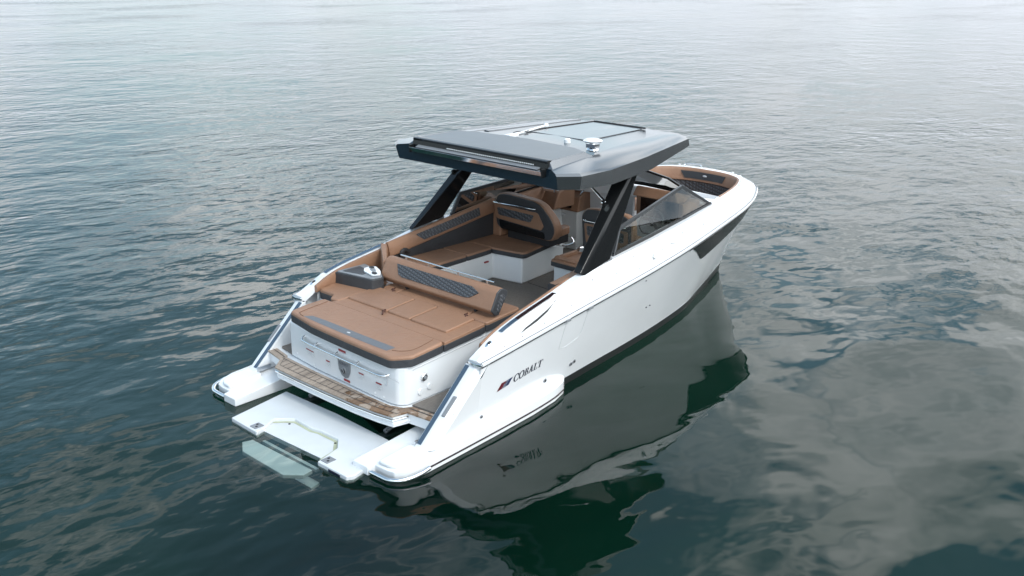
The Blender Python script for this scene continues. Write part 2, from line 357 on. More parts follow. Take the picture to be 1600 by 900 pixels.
def side(i, v):
    p = lerp(R_[i], C_[i], v); f = min(1, max(0, (p[0]-4.5)/4.0))*.02
    return (p[0], max(0, p[1]-f*math.sin(PI*v)*(1 if R_[i][1] > .05 else 0)), p[2])
def hull_y(x, z):
    """half-breadth of the hull side at x and height z"""
    best = None
    for i in range(NS-1):
        def at(j):
            a, b = 0., 1.
            for _ in range(18):
                mdl = (a+b)/2
                if side(j, mdl)[2] > z: a = mdl
                else: b = mdl
            return side(j, a)
        if abs(R_[i][0]-x) > .6: continue
        p, q = at(i), at(i+1)
        if p[0] <= x <= q[0]:
            t = (x-p[0])/max(1e-6, q[0]-p[0]); return p[1]+(q[1]-p[1])*t
        if best is None or abs(p[0]-x) < best[0]: best = (abs(p[0]-x), p[1])
    return best[1]
VS = [k/16 for k in range(17)]
hm = MB()
for sg in (-1, 1):
    hm.grid([[(p[0], sg*p[1], p[2]) for p in [side(i, v) for v in VS]] for i in range(NS)], 0)
    hm.grid([[(p[0], sg*p[1], p[2]) for p in (C_[i], lerp(C_[i], W_[i], .5), W_[i], lerp(W_[i], K_[i], .5), K_[i])] for i in range(NS)], 1)
# transom closing the stern under the step
tr_ = [(1.37, s_*y, z) for s_, (y, z) in [(-1, R_[0][1:]), (-1, C_[0][1:]), (-1, W_[0][1:])]]
hm.add([(1.37, -1.555, .15), (1.37, -1.43, 0), (1.37, 0, -.5), (1.37, 1.43, 0), (1.37, 1.555, .15)], [(0, 1, 2, 3, 4)], 1)
hull = hm.build('hull', [WHITE, BOOT], ang=30)

# black line and white band of the rub rail
for sg in (-1, 1):
    b = MB(); rows = []
    for p in R_:
        x, y, z = p
        rows.append([(x, sg*(y+.004), z-.014), (x+.0, sg*(y+.014), z-.010), (x, sg*(y+.014), z+.008), (x, sg*(y+.002), z+.010)])
    b.grid(rows, 0)
    b.build('rub_rail_seal', RUBBER, hull, ang=50)
    b = MB(); rows = []
    for p in R_:
        x, y, z = p
        rows.append([(x, sg*(y+.0), z+.009), (x, sg*(y+.022), z+.012), (x, sg*(y+.024), z+.040), (x, sg*(y+.006), z+.048), (x, sg*(y-.01), z+.046)])
    b.grid(rows, 0)
    b.build('rub_rail', WHITE, hull, ang=60)
    MB().tube([(p[0], sg*(p[1]+.004), p[2]+.0525) for p in R_], .0055, 6, sm=False).build('rail_groove_shadow', GREYM, hull)  # grey line drawn in for the groove's shadow above the rail

# dark hull window at the bow, following the hull side
for sg in (-1, 1):
    b = MB(); rows = []
    low = [(5.72, .012), (6.0, .13), (6.34, .315), (6.46, .325), (6.9, .30), (7.4, .27), (7.8, .24), (8.3, .20), (8.7, .15), (9.0, .09), (9.12, .05)]
    i0 = min(range(NS), key=lambda i: abs(R_[i][0]-5.72)); i1 = min(range(NS), key=lambda i: abs(R_[i][0]-9.12))
    for i in range(i0, i1+1):
        for sub_ in range(4 if i < i1 else 1):
            t = sub_/4
            def sv(v):
                p = side(i, v); q = side(min(i+1, NS-1), v); return lerp(p, q, t)
            xx = R_[i][0]+(R_[min(i+1, NS-1)][0]-R_[i][0])*t
            dep = interp(low, xx); zr = R_[i][2]-C_[i][2]; vb = dep*1.28/zr
            rows.append([(p[0]+.001, sg*(p[1]+.010), p[2]) for p in [sv(.028+(vb-.028)*k/4) for k in range(5)]])
    b.grid(rows, 0); b.build('hull_window', HWIN, hull, ang=60)

# ------------------------------------------------------------------ gunwale / deck moulding
TOP = [(1.37, 1.50, .955), (1.88, 1.50, 1.19), (2.75, 1.46, 1.36), (3.3, 1.45, 1.475), (4.0, 1.43, 1.545), (4.76, 1.42, 1.61), (5.60, 1.37, 1.68), (6.45, 1.27, 1.735),
       (7.05, 1.17, 1.75), (7.5, 1.07, 1.755), (7.98, .92, 1.755), (8.38, .72, 1.755), (8.56, .46, 1.755), (8.62, .22, 1.755), (8.63, 0, 1.755)]
T_ = cr(TOP)
def topx(x, k):      # inner edge of the gunwale by x (k=1 half-breadth, k=2 height)
    return interp([(p[0], p[k]) for p in T_], x)
gm = MB()
for sg in (-1, 1):
    rows = []
    for i in range(NS):
        r, t = R_[i], T_[i]
        a = (r[0], r[1]-.004, r[2]+.046); wd = .10+.01*min(1, max(0, (t[0]-6.5)/1.5))
        o = Vector((r[0]-t[0], r[1]-t[1])); o = o.normalized()*wd if o.length > 1e-4 else Vector((wd, 0))
        e = (t[0]+o.x, max(0, t[1]+o.y), t[2]+.004)
        s1 = lerp(a, e, .12); s1 = (s1[0], s1[1]+.0, s1[2]+.022*min(1, (t[0]-1.3)/1))
        s2 = lerp(a, e, .55); s2 = (s2[0], s2[1]+.008*min(1, (t[0]-1.3)/1), s2[2]+.012*min(1, (t[0]-1.3)/1)); s3 = lerp(a, e, .88); s3 = (s3[0], s3[1], s3[2]+.006)
        rows.append([(p[0], sg*p[1], p[2]) for p in (r, a, s1, s2, s3, e, t, (t[0], t[1]-.004 if t[1] > .01 else 0, t[2]-.02), (t[0]-(0 if t[0] < 7.9 else .02), max(0, t[1]-.006), t[2]-.10))])
    gm.grid(rows, 0)
    gm.add([rows[0][k] for k in range(len(rows[0]))], [tuple(range(len(rows[0])))], 0)
gunw = gm.build('gunwale', WHITE, ang=42)

for sg in (-1, 1):
    # chrome cap on the after tip
    b = MB(); b.prism([(1.355, sg*1.495), (1.34, sg*1.60), (1.36, sg*1.695), (1.50, sg*1.70), (1.46, sg*1.66), (1.375, sg*1.62), (1.375, sg*1.495)], .905, .942)
    b.build('gunwale_end_cap', CHROME, gunw, bevel=.008)
    # pop-up cleat
    b = MB(); b.disc((1.62, sg*1.565, 1.075), (-.4, 0, 1), .028, .014, 0, 20, .06, (1, 0, .45)); b.disc((1.62, sg*1.565, 1.089), (-.4, 0, 1), .014, .012, 1, 12, .026, (1, 0, .45))
    b.build('pop_up_cleat', [CHROME, RUBBER], gunw)
    # glossy strip let into the top of the gunwale
    b = MB(); rows = []
    for k in range(15):
        x = 1.80+k*.98/14; y, z = topx(x, 1), topx(x, 2); rows.append([(x, sg*(y+.030), z+.008), (x, sg*(y+.092), z+.011)])
    b.grid(rows[:5], 0); b.grid(rows[4:], 1)  # starboard turns brown forward: a reflection painted into the strip's colour
    b.build('inset_strip', [BLUEST, WBROWN if sg < 0 else BLUEST], gunw)
    # vent scoop: raised blade with a dark wedge under it
    b = MB()
    def gp(x, f, off=.0):      # point on the slanted face, f=0 top .. 1 rail
        yt, zt = topx(x, 1)+.10, topx(x, 2)+.004; yr, zr = interp([(p[0], p[1]) for p in R_], x), interp([(p[0], p[2]) for p in R_], x)+.05
        return Vector((x, sg*(yt+(yr-yt)*f+off*.8), zt+(zr-zt)*f+off*.4))
    cl = [(1.98, .42), (2.15, .38), (2.35, .30), (2.55, .21), (2.74, .10)]
    b.grid([[gp(x, f-.16, .004) for x, f in cl], [gp(x, f-.07, .022*math.sin(PI*(.12+.8*k/4))) for k, (x, f) in enumerate(cl)], [gp(x, f+.05, .032*math.sin(PI*(.12+.8*k/4))) for k, (x, f) in enumerate(cl)],
            [gp(x, f+.11, .026*math.sin(PI*(.12+.8*k/4))) for k, (x, f) in enumerate(cl)], [gp(x, f+.12, .003) for x, f in cl]], 0)
    up_ = [(2.06, .60), (2.15, .50), (2.35, .41), (2.55, .31), (2.74, .17)]; lo_ = [(2.06, .62), (2.15, .585), (2.35, .54), (2.55, .42), (2.74, .18)]
    b.grid([[gp(x, f, .011) for x, f in up_], [gp(x, f, .011) for x, f in lo_]], 1)
    b.build('vent_scoop', [WHITE, RUBBER], gunw, ang=50)
# screws, nav light, seams and fittings on the starboard side
def on_deck(x, f):
    yt, zt = topx(x, 1)+.10, topx(x, 2)+.004; yr, zr = interp([(p[0], p[1]) for p in R_], x), interp([(p[0], p[2]) for p in R_], x)+.05
    return (x, -(yt+(yr-yt)*f+.012), zt+(zr-zt)*f+.006)
for x, f, r, mt in [(2.95, .22, .012, CHROME), (3.42, .3, .007, GREYM), (3.9, .5, .006, GREYM), (4.3, .25, .006, GREYM), (4.35, .75, .006, GREYM), (4.95, .52, .014, CHROME), (5.5, .35, .006, GREYM), (1.75, .75, .006, GREYM),
                   (2.05, .8, .006, GREYM), (2.45, .78, .006, GREYM), (2.95, .72, .006, GREYM), (6.1, .5, .006, GREYM)]:
    p = on_deck(x, f); MB().disc(p, (0, -.85, .5), r, .008).build('deck_fitting', mt, gunw)
p = on_deck(4.72, .62); MB().disc(p, (0, -.85, .5), .022, .02, 0, 16, .034, (0, .5, .85)).build('navigation_light', CHROME, gunw)
p = Vector(on_deck(5.25, .48)); b = MB(); b.disc(p, (0, -.85, .5), .02, .012, 0, 16, .09, (1, .02, .07)); b.build('name_plate', LINER, gunw)
def side_line(pts, name, r=.003, ma=GREYM):
    MB().tube([(x, -(hull_y(x, z)+.001), z) for x, z in pts], r, 6).build(name, ma, hull)
side_line([(2.86, 1.02), (2.85, .85), (2.84, .67), (2.90, .645), (3.05, .66), (3.18, .69), (3.25, .74), (3.27, .85), (3.28, 1.06)], 'hatch_seam', .0022, LGREY)
for x in (2.86, 3.29):
    zr = interp([(p[0], p[2]) for p in R_], x); yr = interp([(p[0], p[1]) for p in R_], x)
    MB().box((x-.045, -yr-.03, zr-.018), (x+.045, -yr+.01, zr+.016)).build('rail_joiner', GREYM, hull, bevel=.004)
    MB().tube([on_deck(x, f) for f in (0, .25, .5, .75, 1.05)], .0025, 6).build('deck_seam', LGREY, gunw)
for pts, r in [([(3.23, .31), (3.30, .325)], .028), ([(2.69, .27)], .028), ([(1.48, .25)], .022), ([(4.9, .62)], .012), ([(5.0, .62)], .012), ([(4.55, 1.13)], .010)]:
    b = MB()
    for x, z in pts: y = hull_y(x, z); b.disc((x, -y, z), (0, -1, -.1), r, .012); b.disc((x, -y-.010, z), (0, -1, -.1), r*.55, .006, 1, 12)
    b.build('drain_outlet', [GREYM, RUBBER], hull)

# ------------------------------------------------------------------ lettering and emblem on the starboard quarter
def ring(cx, a, b_, a2, b2, t0, t1, n=22):
    q = []
    for k in range(n):
        u, v = t0+(t1-t0)*k/n, t0+(t1-t0)*(k+1)/n
        q.append([(cx+a*math.cos(u), .5+b_*math.sin(u)), (cx+a*math.cos(v), .5+b_*math.sin(v)), (cx+a2*math.cos(v), .5+b2*math.sin(v)), (cx+a2*math.cos(u), .5+b2*math.sin(u))])
    return q
def R4(x0, y0, x1, y1): return [(x0, y0), (x1, y0), (x1, y1), (x0, y1)]
def ell(cx, cy, a, b_, a2, b2, n=14):
    q = []
    for k in range(n):
        u, v = -PI/2+PI*k/n, -PI/2+PI*(k+1)/n
        q.append([(cx+a*math.cos(u), cy+b_*math.sin(u)), (cx+a*math.cos(v), cy+b_*math.sin(v)), (cx+a2*math.cos(v), cy+b2*math.sin(v)), (cx+a2*math.cos(u), cy+b2*math.sin(u))])
    return q
GL = {'C': (1.02, ring(.54, .53, .54, .34, .455, .62, 2*PI-.62)+[[(.88, .62), (.94, .62), (.97, .98), (.90, .93)], [(.88, .30), (.95, .26), (.97, .30), (.90, .36)]]),
      'O': (1.12, ring(.54, .53, .54, .34, .445, 0, 2*PI, 36)),
      'B': (.86, [R4(.11, .04, .30, .96), R4(0, 0, .45, .05), R4(0, .95, .43, 1.0), R4(.28, .50, .45, .55)]+ell(.42, .76, .30, .24, .16, .19)+ell(.44, .27, .36, .27, .20, .22)),
      'A': (1.0, [[(.10, .04), (.20, .04), (.52, .93), (.44, 1.02)], [(.63, .04), (.85, .04), (.53, 1.02), (.46, 1.02)], R4(.24, .33, .70, .39), R4(0, 0, .32, .05), R4(.55, 0, .98, .05)]),
      'L': (.82, [R4(.11, .04, .30, .96), R4(0, 0, .74, .055), R4(0, .95, .42, 1.0), [(.66, .05), (.74, .05), (.79, .30), (.74, .30)]]),
      'T': (.92, [R4(.35, .04, .54, .97), R4(.22, 0, .67, .05), R4(.0, .945, .90, 1.0), [(.0, .99), (.07, .95), (.03, .70), (-.02, .70)], [(.83, .95), (.90, .99), (.93, .70), (.88, .70)]])}
def letters(word, place, name, ma, parent):
    b = MB(); u = 0
    for ch in word:
        wd, polys = GL[ch]
        for pl in polys:
            for sh in (0, .045):     # drawn twice, a little apart, for the heavy upright strokes
                vs = [place(u+p+sh, q, sh*.01) for p, q in pl]; b.add(vs, [tuple(range(len(vs)))])
        u += wd+.06
    return b.build(name, ma, parent)
def onhull(x, z, o=.004): return (x, -(hull_y(x, z)+o), z)
letters('COBALT', lambda u, v, o=0: onhull(1.985+u*.089+v*.010, .505+u*.0052+v*.095, .004+o), 'lettering', INK, hull)
em = MB()
def E(u, v, o=.004): return onhull(1.70+u*.195+v*.072, .484+u*.001+v*.108, o)
def quadgrid(b, P, mi, o, n=5):
    for i in range(n):
        q = lambda t, e: lerp(P[0], P[1], t) if e == 0 else lerp(P[3], P[2], t)
        b.add([E(*q(i/n, 0), o), E(*q((i+1)/n, 0), o), E(*q((i+1)/n, 1), o), E(*q(i/n, 1), o)], [(0, 1, 2, 3)], mi)
quadgrid(em, [(0, 0), (.48, .12), (.52, .88), (0.05, .86)], 0, .004)
quadgrid(em, [(.48, .12), (.97, .22), (1, 1), (.52, .88)], 1, .004)
quadgrid(em, [(.30, .16), (.62, .20), (.72, .40), (.42, .36)], 2, .007)
quadgrid(em, [(.34, .42), (.46, .44), (.50, .62), (.38, .60)], 2, .007)
quadgrid(em, [(.50, .46), (.66, .50), (.70, .66), (.55, .64)], 2, .007)
quadgrid(em, [(.42, .70), (.70, .74), (.76, .86), (.50, .84)], 2, .007)
em.build('emblem', [DRED, DBLUE, SILV], hull)

# ------------------------------------------------------------------ stern quarter supports (slanted fins down to the swim step)
for sg in (-1, 1):
    b = MB()
    def sec(x, z, sp):   # cross-section at a height: inner, strip edge, outer, chamfer end, forward outer, forward inner
        return [(x, sg*1.455, z), (x-.004, sg*1.54, z), (x+.010, sg*(1.60+.01*sp), z), (x+.13, sg*(1.66+.018*sp), z), (1.40, sg*(1.575+.105*sp), z), (1.40, sg*1.455, z)]
    rows = [sec(.565+(1.365-.565)*k/6, .165+(.90-.165)*k/6, k/6) for k in range(7)]
    b.grid(rows, 0, True); b.add(rows[0], [tuple(range(6))]); b.add(rows[-1], [tuple(range(6))])
    fin = b.build('stern_quarter', WHITE, bevel=.006, ang=25, lim=20)
    b = MB(); b.grid([[(.565+.8*t-.006, sg*1.468, .165+.735*t+.004), (.565+.8*t-.008, sg*1.530, .165+.735*t+.004)] for t in (.06, .35, .65, .985)], 0)
    b.build('trim_strip', BLUEST, fin)
    b = MB(); b.extr([(.565+.8*t-.002+dx_, sg*y, .165+.735*t+dz) for t, y, dx_, dz in ((.40, 1.565, 0, 0), (.40, 1.603, .008, 0), (.64, 1.608, .008, 0), (.64, 1.565, 0, 0))],
                     [(.565+.8*t-.014+dx_, sg*y, .165+.735*t+.010) for t, y, dx_ in ((.41, 1.567, 0), (.41, 1.601, .008), (.63, 1.606, .008), (.63, 1.567, 0))])
    b.build('step_light', GREYM, fin)
    b = MB(); b.box((.60, sg*1.445-.008, .17), (.80, sg*1.445+.008, .23)); b.build('kick_plate', CHROME, fin)
    for t in (.2, .42, .7, .93): MB().disc((.565+.8*t+.085, sg*1.643, .165+.735*t), (-.3, sg, .2), .006, .005).build('screw_head', GREYM, fin)

# ------------------------------------------------------------------ fixed swim steps either side
for sg in (-1, 1):
    b = MB()
    def zt(x, y): return .10+.075*min(1, max(0, (x-.05)/.9))
    out_ = [(.04, 1.09), (.04, 1.33), (.13, 1.345), (.13, 1.50), (.15, 1.62), (.24, 1.70), (.42, 1.745), (.9, 1.725), (1.6, 1.69), (2.3, 1.645), (2.75, 1.59), (3.0, 1.52), (3.12, 1.44), (3.16, 1.36), (3.14, 1.2), (1.2, 1.2), (1.0, 1.09)]
    pl = [(x, sg*y) for x, y in out_]
    b.prism(pl, lambda x, y: .0, zt)
    st = b.build('swim_step', WHITE, bevel=.012, seg=3)
    # raised pad on top
    b = MB(); pl2 = [(x, sg*y) for x, y in [(.15, 1.37), (.16, 1.52), (.21, 1.60), (.34, 1.64), (.62, 1.655), (.62, 1.36)]]
    b.prism(rnd(pl2, .04), lambda x, y: .11, lambda x, y: .148+.03*min(1, x/.6)); b.build('step_pad', WHITE, st, bevel=.02, seg=3)
    b = MB(); b.tube([(.07, sg*1.345, .045), (.07, sg*1.5, .045), (.085, sg*1.62, .045), (.17, sg*1.725, .05), (.33, sg*1.775, .06), (.50, sg*1.772, .075)], .026, 12); b.build('bumper_rail', CHROME, st)
    b = MB(); rows = []
    for x, y in cr(out_[6:12], 4): rows.append([(x, sg*(y+.003), .050), (x, sg*(y+.012), .055), (x, sg*(y+.012), .068), (x, sg*(y+.003), .072)])
    b.grid(rows); b.build('rub_strip', WBROWN, st)

# ------------------------------------------------------------------ lowered swim platform with its recess and submerged step
b = MB()
ZP = .045
outer = [(.67, .95), (.70, 0), (.67, -.93), (.62, -1.15), (-.10, -1.28), (-.17, -1.24), (-.17, -.765)]
rec = [(-.055, -.725), (.165, -.675), (.305, -.51), (.30, -.20), (.27, -.10), (.285, .24), (.22, .32), (.115, .42), (-.10, .305)]
tail = [(-.215, .28), (-.20, .80)]
def inr(k): return rec[k]
poly = outer+[(-.06, -.74)]+rec[1:8]+[(-.10, .305)]+tail
b.prism(poly, ZP-.08, ZP)
plat = b.build('swim_platform', PADW, bevel=.012)
b = MB(); b.prism(rec, ZP-.09, ZP-.039); b.build('platform_recess', PADW, plat)
b = MB(); rows = []
for x, y in rec[0:9]: rows.append((x, y))
for i in range(len(rows)-1):
    a, c = rows[i], rows[i+1]
    b.add([(a[0], a[1], ZP-.036), (c[0], c[1], ZP-.036), (c[0]-.035, c[1]*.95, ZP-.0362), (a[0]-.035, a[1]*.95, ZP-.0362)], [(0, 1, 2, 3)])
b.build('recess_stain', STAIN, plat)
for p in ((.26, -.52), (.20, .24)): MB().disc((*p, ZP-.038), (0, 0, 1), .014, .006).build('bolt_head', RUBBER, plat)
for (x, y) in ((-.125, .40), (-.075, -.83)):
    b = MB(); b.box((x-.06, y-.055, ZP-.002), (x+.06, y+.055, ZP+.008))
    b.disc((x-.02, y-.02, ZP+.008), (0, 0, 1), .015, .004, 1); b.disc((x+.02, y+.02, ZP+.008), (0, 0, 1), .015, .004, 1); b.build('hinge_plate', [GREYM, RUBBER], plat, bevel=.004)
b = MB(); b.box((-.1745, -1.14, ZP-.05), (-.169, -.95, ZP-.02)); b.build('maker_plate', INK, plat)
b = MB(); b.prism([(-.285, .247), (-.255, -.79), (-.39, -.81), (-.53, -.645), (-.52, .104), (-.40, .29)], -.06, -.010); b.build('submerged_step', WHITE, plat, bevel=.01)
b = MB(); b.prism([(-.115, .276), (-.105, -.70), (-.145, -.70), (-.15, .276)], -.12, -.09); b.build('step_bracket', PADW, plat)
b = MB(); b.prism([(-.15, .26), (-.14, -.74), (-.27, -.77), (-.28, .25)], -.26, -.23); b.build('step_riser', PADW, plat)
for y in (.66, -.72):
    b = MB(); b.box((.72, y-.06, -.10), (1.35, y+.06, -.01)); b.tube([(.8, y, .02), (1.3, y, .15)], .03); b.build('platform_arm', GREYM, plat, bevel=.01)

# ------------------------------------------------------------------ teak step and stern floor
aft = [(.80, 1.485), (.735, 1.13), (.545, .97), (.535, .50), (.536, 0), (.545, -.50), (.575, -.85), (.61, -1.07), (.795, -1.115), (.835, -1.485)]
fwd = [(.93, 1.485), (.87, 1.165), (.83, 1.13), (.80, .5), (.79, 0), (.775, -.5), (.78, -.85), (.84, -1.0), (.93, -1.06), (.97, -1.485)]
A_ = aft; F_ = fwd
b = MB()
b.prism([(x+.025, y*.995) for x, y in A_]+[(1.6, -1.485), (1.6, 1.485)], .245, .372)
step = b.build('stern_deck', WHITE, bevel=.01)
b = MB()
for k, (a, c) in enumerate(zip(A_, A_[1:])):
    if k in (0, 8): continue
b.prism(A_+F_[::-1], .374, .398); tk = b.build('teak_trim', TEAK, step, bevel=.006)
# dark caulking between the planks
b = MB(); ys = [1.30]+[1.02-.105*i for i in range(20)]+[-1.28]
for y in ys:
    xa = interp(sorted([(q[1], q[0]) for q in A_]), y); xf = interp(sorted([(q[1], q[0]) for q in F_]), y)
    b.add([(xa+.075, y-.004, .4005), (xa+.075, y+.004, .4005), (xf-.055, y+.004+.02, .4005), (xf-.055, y-.004+.02, .4005)], [(0, 1, 2, 3)])
for (of, base) in ((.075, A_), (-.055, F_)):
    for p, q in zip(base, base[1:]):
        b.add([(p[0]+of-.004, p[1], .4008), (q[0]+of-.004, q[1], .4008), (q[0]+of+.004, q[1], .4008), (p[0]+of+.004, p[1], .4008)], [(0, 1, 2, 3)])
b.build('plank_seams', RUBBER, tk)
b = MB(); b.tube([(x-.012+.025, y, .335) for x, y in A_[1:9]], .012, 8, sm=False); b.build('edge_rail', CHROME, step)
b = MB(); b.tube([(x+.03, y, .285) for x, y in A_[1:9]], .010, 8, sm=False); b.build('lower_edge_rail', WHITE, step)
for sg, y0 in ((1, 1.175), (-1, 1.03)):
    b = MB(); b.prism([(.95, sg*y0), (1.0, sg*1.485), (1.75, sg*1.485), (1.75, sg*y0)], .374, .402)
    if sg < 0: b.prism([(1.75, -1.485), (3.0, -1.44), (3.0, -1.03), (1.75, -1.03)], .374, lambda x, y: .402+(.662-.402)*(x-1.75)/1.25)
    b.build('side_walkway', WOVEN, step)

# ------------------------------------------------------------------ sun pad module
zb = lambda x, y=0: .765+.07*x
box_ = [(.925, 1.165), (.865, .6), (.845, .12), (.825, -.45), (.823, -.76), (.845, -.90), (.92, -.975), (1.02, -.995), (2.70, -1.0), (2.72, .86), (1.62, .86), (1.5, 1.10), (1.2, 1.165)]
b = MB(); b.prism(box_, .378, lambda x, y: zb(x)+.012)
b.prism([(1.62, .86), (2.72, .86), (2.72, 1.47), (1.62, 1.47)], .378, lambda x, y: zb(x)+.03)
base = b.build('sun_pad_base', WHITE, bevel=.03, seg=3)
b = MB(); b.tube([(.80, -.995, .70), (.816, -.92, .70), (.818, -.78, .70), (.818, -.775, .60), (.835, -.66, .572), (.838, -.45, .572)], .0035, 6, sm=False); b.build('locker_seam', LGREY, base)
def band(x0, x1, zf, r=.004):
    b = MB(); b.tube([(x0, -1.003, zf(x0)), (x1, -1.003, zf(x1))], r, 6); return b
band(1.0, 2.65, lambda x: zb(x)-.04).build('moulding_line', LGREY, base)
# transom grab rail
b = MB(); xa = lambda y: interp(sorted([(q[1], q[0]) for q in box_[:5]]), y)
pts = [(.80, .92, .72), (.765, .90, .70)]+[(xa(y)-.06, y, .715) for y in (.86, .5, 0, -.4, -.62)]+[(xa(-.7)-.02, -.72, .73)]
b.tube([(xa(y)-o, y, z) for y, o, z in [(.80, -.01, .745), (.80, .03, .735), (.79, .055, .72), (.76, .062, .715), (.6, .062, .715), (.4, .062, .715), (.2, .062, .715), (0, .062, .715), (-.2, .062, .715), (-.4, .062, .715), (-.66, .062, .715), (-.72, .055, .715), (-.76, .035, .716), (-.78, -.01, .718)]], .014, 10, sm=False)
for y in (.52, .12, -.28): b.tube([(xa(y)-.06, y, .715), (xa(y)+.01, y, .74)], .012, 8)
b.build('transom_grab_rail', CHROME, base)
# plate with latch ring
def onaft(y, z, o=.004): return (xa(y)-o, y, z)
b = MB(); pl = [(.12, .66), (-.12, .66), (-.105, .54), (-.07, .475), (-.02, .455), (.05, .475), (.10, .54)]
b.extr([onaft(y*1.0, z, 0) for y, z in pl], [onaft(y*1.0, z, .010) for y, z in pl]); b.disc(onaft(0, .545, .010), (-1, 0, 0), .045, .012, 0); b.disc(onaft(0, .545, .022), (-1, 0, 0), .03, .004, 1)
b.tube([onaft(.018, .57, .028), onaft(.0, .575, .034), onaft(-.015, .545, .034), onaft(0, .52, .03)], .006, 8, 0)
pt = b.build('transom_latch_plate', [GREYM, RUBBER], base)
letters('COBALT', lambda u, v, o=0: onaft(.085-u*.0265, .612+v*.030, .0115+o), 'plate_lettering', INK, pt)
def label(y, z, w_, h, hd, name='warning_label', ma=(RED, LINER, LGREY)):
    b = MB()
    q = lambda y0, z0, y1, z1, mi, o: b.add([onaft(y0, z0, o), onaft(y1, z0, o), onaft(y1, z1, o), onaft(y0, z1, o)], [(0, 1, 2, 3)], mi)
    q(y, z, y-w_, z-h, 1, .0035); q(y, z, y-w_, z-hd, 0, .0050)
    n = int((h-hd)/.016)
    for k in range(n): q(y-.006, z-hd-.008-k*.016, y-w_*(.9 if k % 2 else .75), z-hd-.013-k*.016, 2, .0050)
    b.build(name, list(ma), base)
label(.78, .60, .17, .07, .014); label(.36, .575, .075, .075, .018); label(.10, .795, .14, .028, .028); label(.085, .76, .12, .07, .002)
label(.12, .69, .05, .03, .03, ma=(BROWN, LINER, LGREY)); label(-.27, .61, .09, .07, .018); label(-.575, .585, .10, .085, .018); label(.02, .445, .12, .03, .03)
# shower valve and filler caps on the starboard face
b = MB(); b.disc((1.16, -1.0, .66), (0, -1, .0), .045, .02); b.disc((1.16, -1.02, .66), (0, -1, 0), .022, .02, 1); b.build('shower_outlet', [CHROME, GREYM], base)
for x, z in ((1.10, .50), (1.24, .525)): MB().disc((x, -1.0, z), (0, -1, 0), .038, .014).build('filler_cap', WHITE, base)
for y, z in ((.62, .43), (-.55, .435), (1.0, .46), (-.7, .43)): MB().disc(onaft(y, z, 0), (-1, 0, 0), .012, .006).build('plug_cap', LINER, base)

def cushion(poly, z0, z1, name='cushion', split=.70, bev=.022, parent=root, mats=(BROWN, CHAR), r=.03):
    f0 = z0 if callable(z0) else (lambda x, y: z0); f1 = z1 if callable(z1) else (lambda x, y: z1)
    zm = lambda x, y: f0(x, y)+(f1(x, y)-f0(x, y))*split
    P = rnd(poly, r)
    o = MB().prism(P, lambda x, y: zm(x, y)-.03, f1, 0).build(name, mats[0], parent, bevel=bev, seg=4, lim=50)
    cx, cy = sum(p[0] for p in P)/len(P), sum(p[1] for p in P)/len(P)
    g = lambda p: (p[0]+.003*(1 if p[0] > cx else -1), p[1]+.003*(1 if p[1] > cy else -1))
    MB().prism([g(p) for p in P], f0, zm, 0).build('side_band', mats[1], o, bevel=.006, seg=2, lim=50)
    return o
c0 = lambda x, y: zb(x)+.014; c1 = lambda x, y: zb(x)+.145
pad = cushion([(.93, 1.14), (.84, .6), (.815, .1), (.795, -.45), (.79, -.86), (.965, -1.03), (1.45, -1.03), (1.45, 1.13), (1.2, 1.16)], c0, c1, 'sun_pad_cushion', r=.05, bev=.03)
# piped rim line and grey inlay with its small oval badge
zt = lambda x: zb(x)+.1465
b = MB(); b.add([(.925, .86, zt(.925)), (.905, .55, zt(.9)), (.89, .1, zt(.89)), (.88, -.4, zt(.88)), (.885, -.70, zt(.885)), (1.0, -.72, zt(1.0)), (1.0, -.4, zt(1.0)), (1.005, .1, zt(1.0)), (1.01, .55, zt(1.01)), (1.0, .78, zt(1.0))], [tuple(range(10))])
inl = b.build('inlay', mat('grey_vinyl', (.115, .122, .135), .5, bump=(160, .2)), pad)
b = MB(); b.disc((.945, .03, zt(.945)), (0, 0, 1), .014, .003, 0, 16, .03, (0, 1, 0)); b.build('oval_badge', LGREY, pad)
b = MB(); b.tube([(1.40, 1.0, zt(1.40)), (1.02, 1.0, zt(1.02)), (.95, .96, zt(.95)), (.925, .86, zt(.925))], .004, 6); THREAD = mat('dark_tan_thread', (.13, .06, .03), .6); b.build('stitching', THREAD, pad); b = MB(); b.tube([(1.40, -.9, zt(1.40)), (1.1, -.92, zt(1.1)), (.98, -.84, zt(.98)), (.93, -.74, zt(.93))], .0035, 6)
b.build('stitching', THREAD, pad)
# middle row: strip and three folding pads
f0 = lambda x, y: zb(x)+.012; f1 = lambda x, y: zb(x)+.13; f2 = lambda x, y: zb(x)+.155
cushion([(1.455, -1.03), (2.12, -1.03), (2.12, -.86), (1.66, -.84), (1.66, .90), (1.455, 1.0)], f0, f1, 'sun_pad_edge_cushion', r=.02)
for y0, y1 in ((.90, .172), (.150, -.238), (-.262, -.86)):
    cushion([(1.645, y1), (2.115, y1), (2.115, y0), (1.645, y0)], f0, f2, 'folding_pad', r=.02, bev=.03)
for (x, y) in ((1.60, .165), (2.15, .61), (2.12, -.72)):
    b = MB(); b.tube([(x+.05, y+.03, f2(x, 0)+.004), (x, y, f2(x, 0)+.012), (x-.05, y-.03, f1(x, 0)+.008)], .010, 6); b.tube([(x, y+.03, f2(x, 0)), (x-.01, y, f2(x, 0)+.016), (x, y-.03, f2(x, 0))], .009, 6); b.build('pull_strap', mat('brown_leather', (.08, .03, .018), .5), base)
# forward row under the backrest
for y0, y1 in ((.86, .565), (.545, -.655), (-.675, -1.03)):
    cushion([(2.138, y1), (2.74, y1), (2.74, y0), (2.138, y0)], f0, f1, 'forward_pad', r=.03 if y1 > -1 else .05)
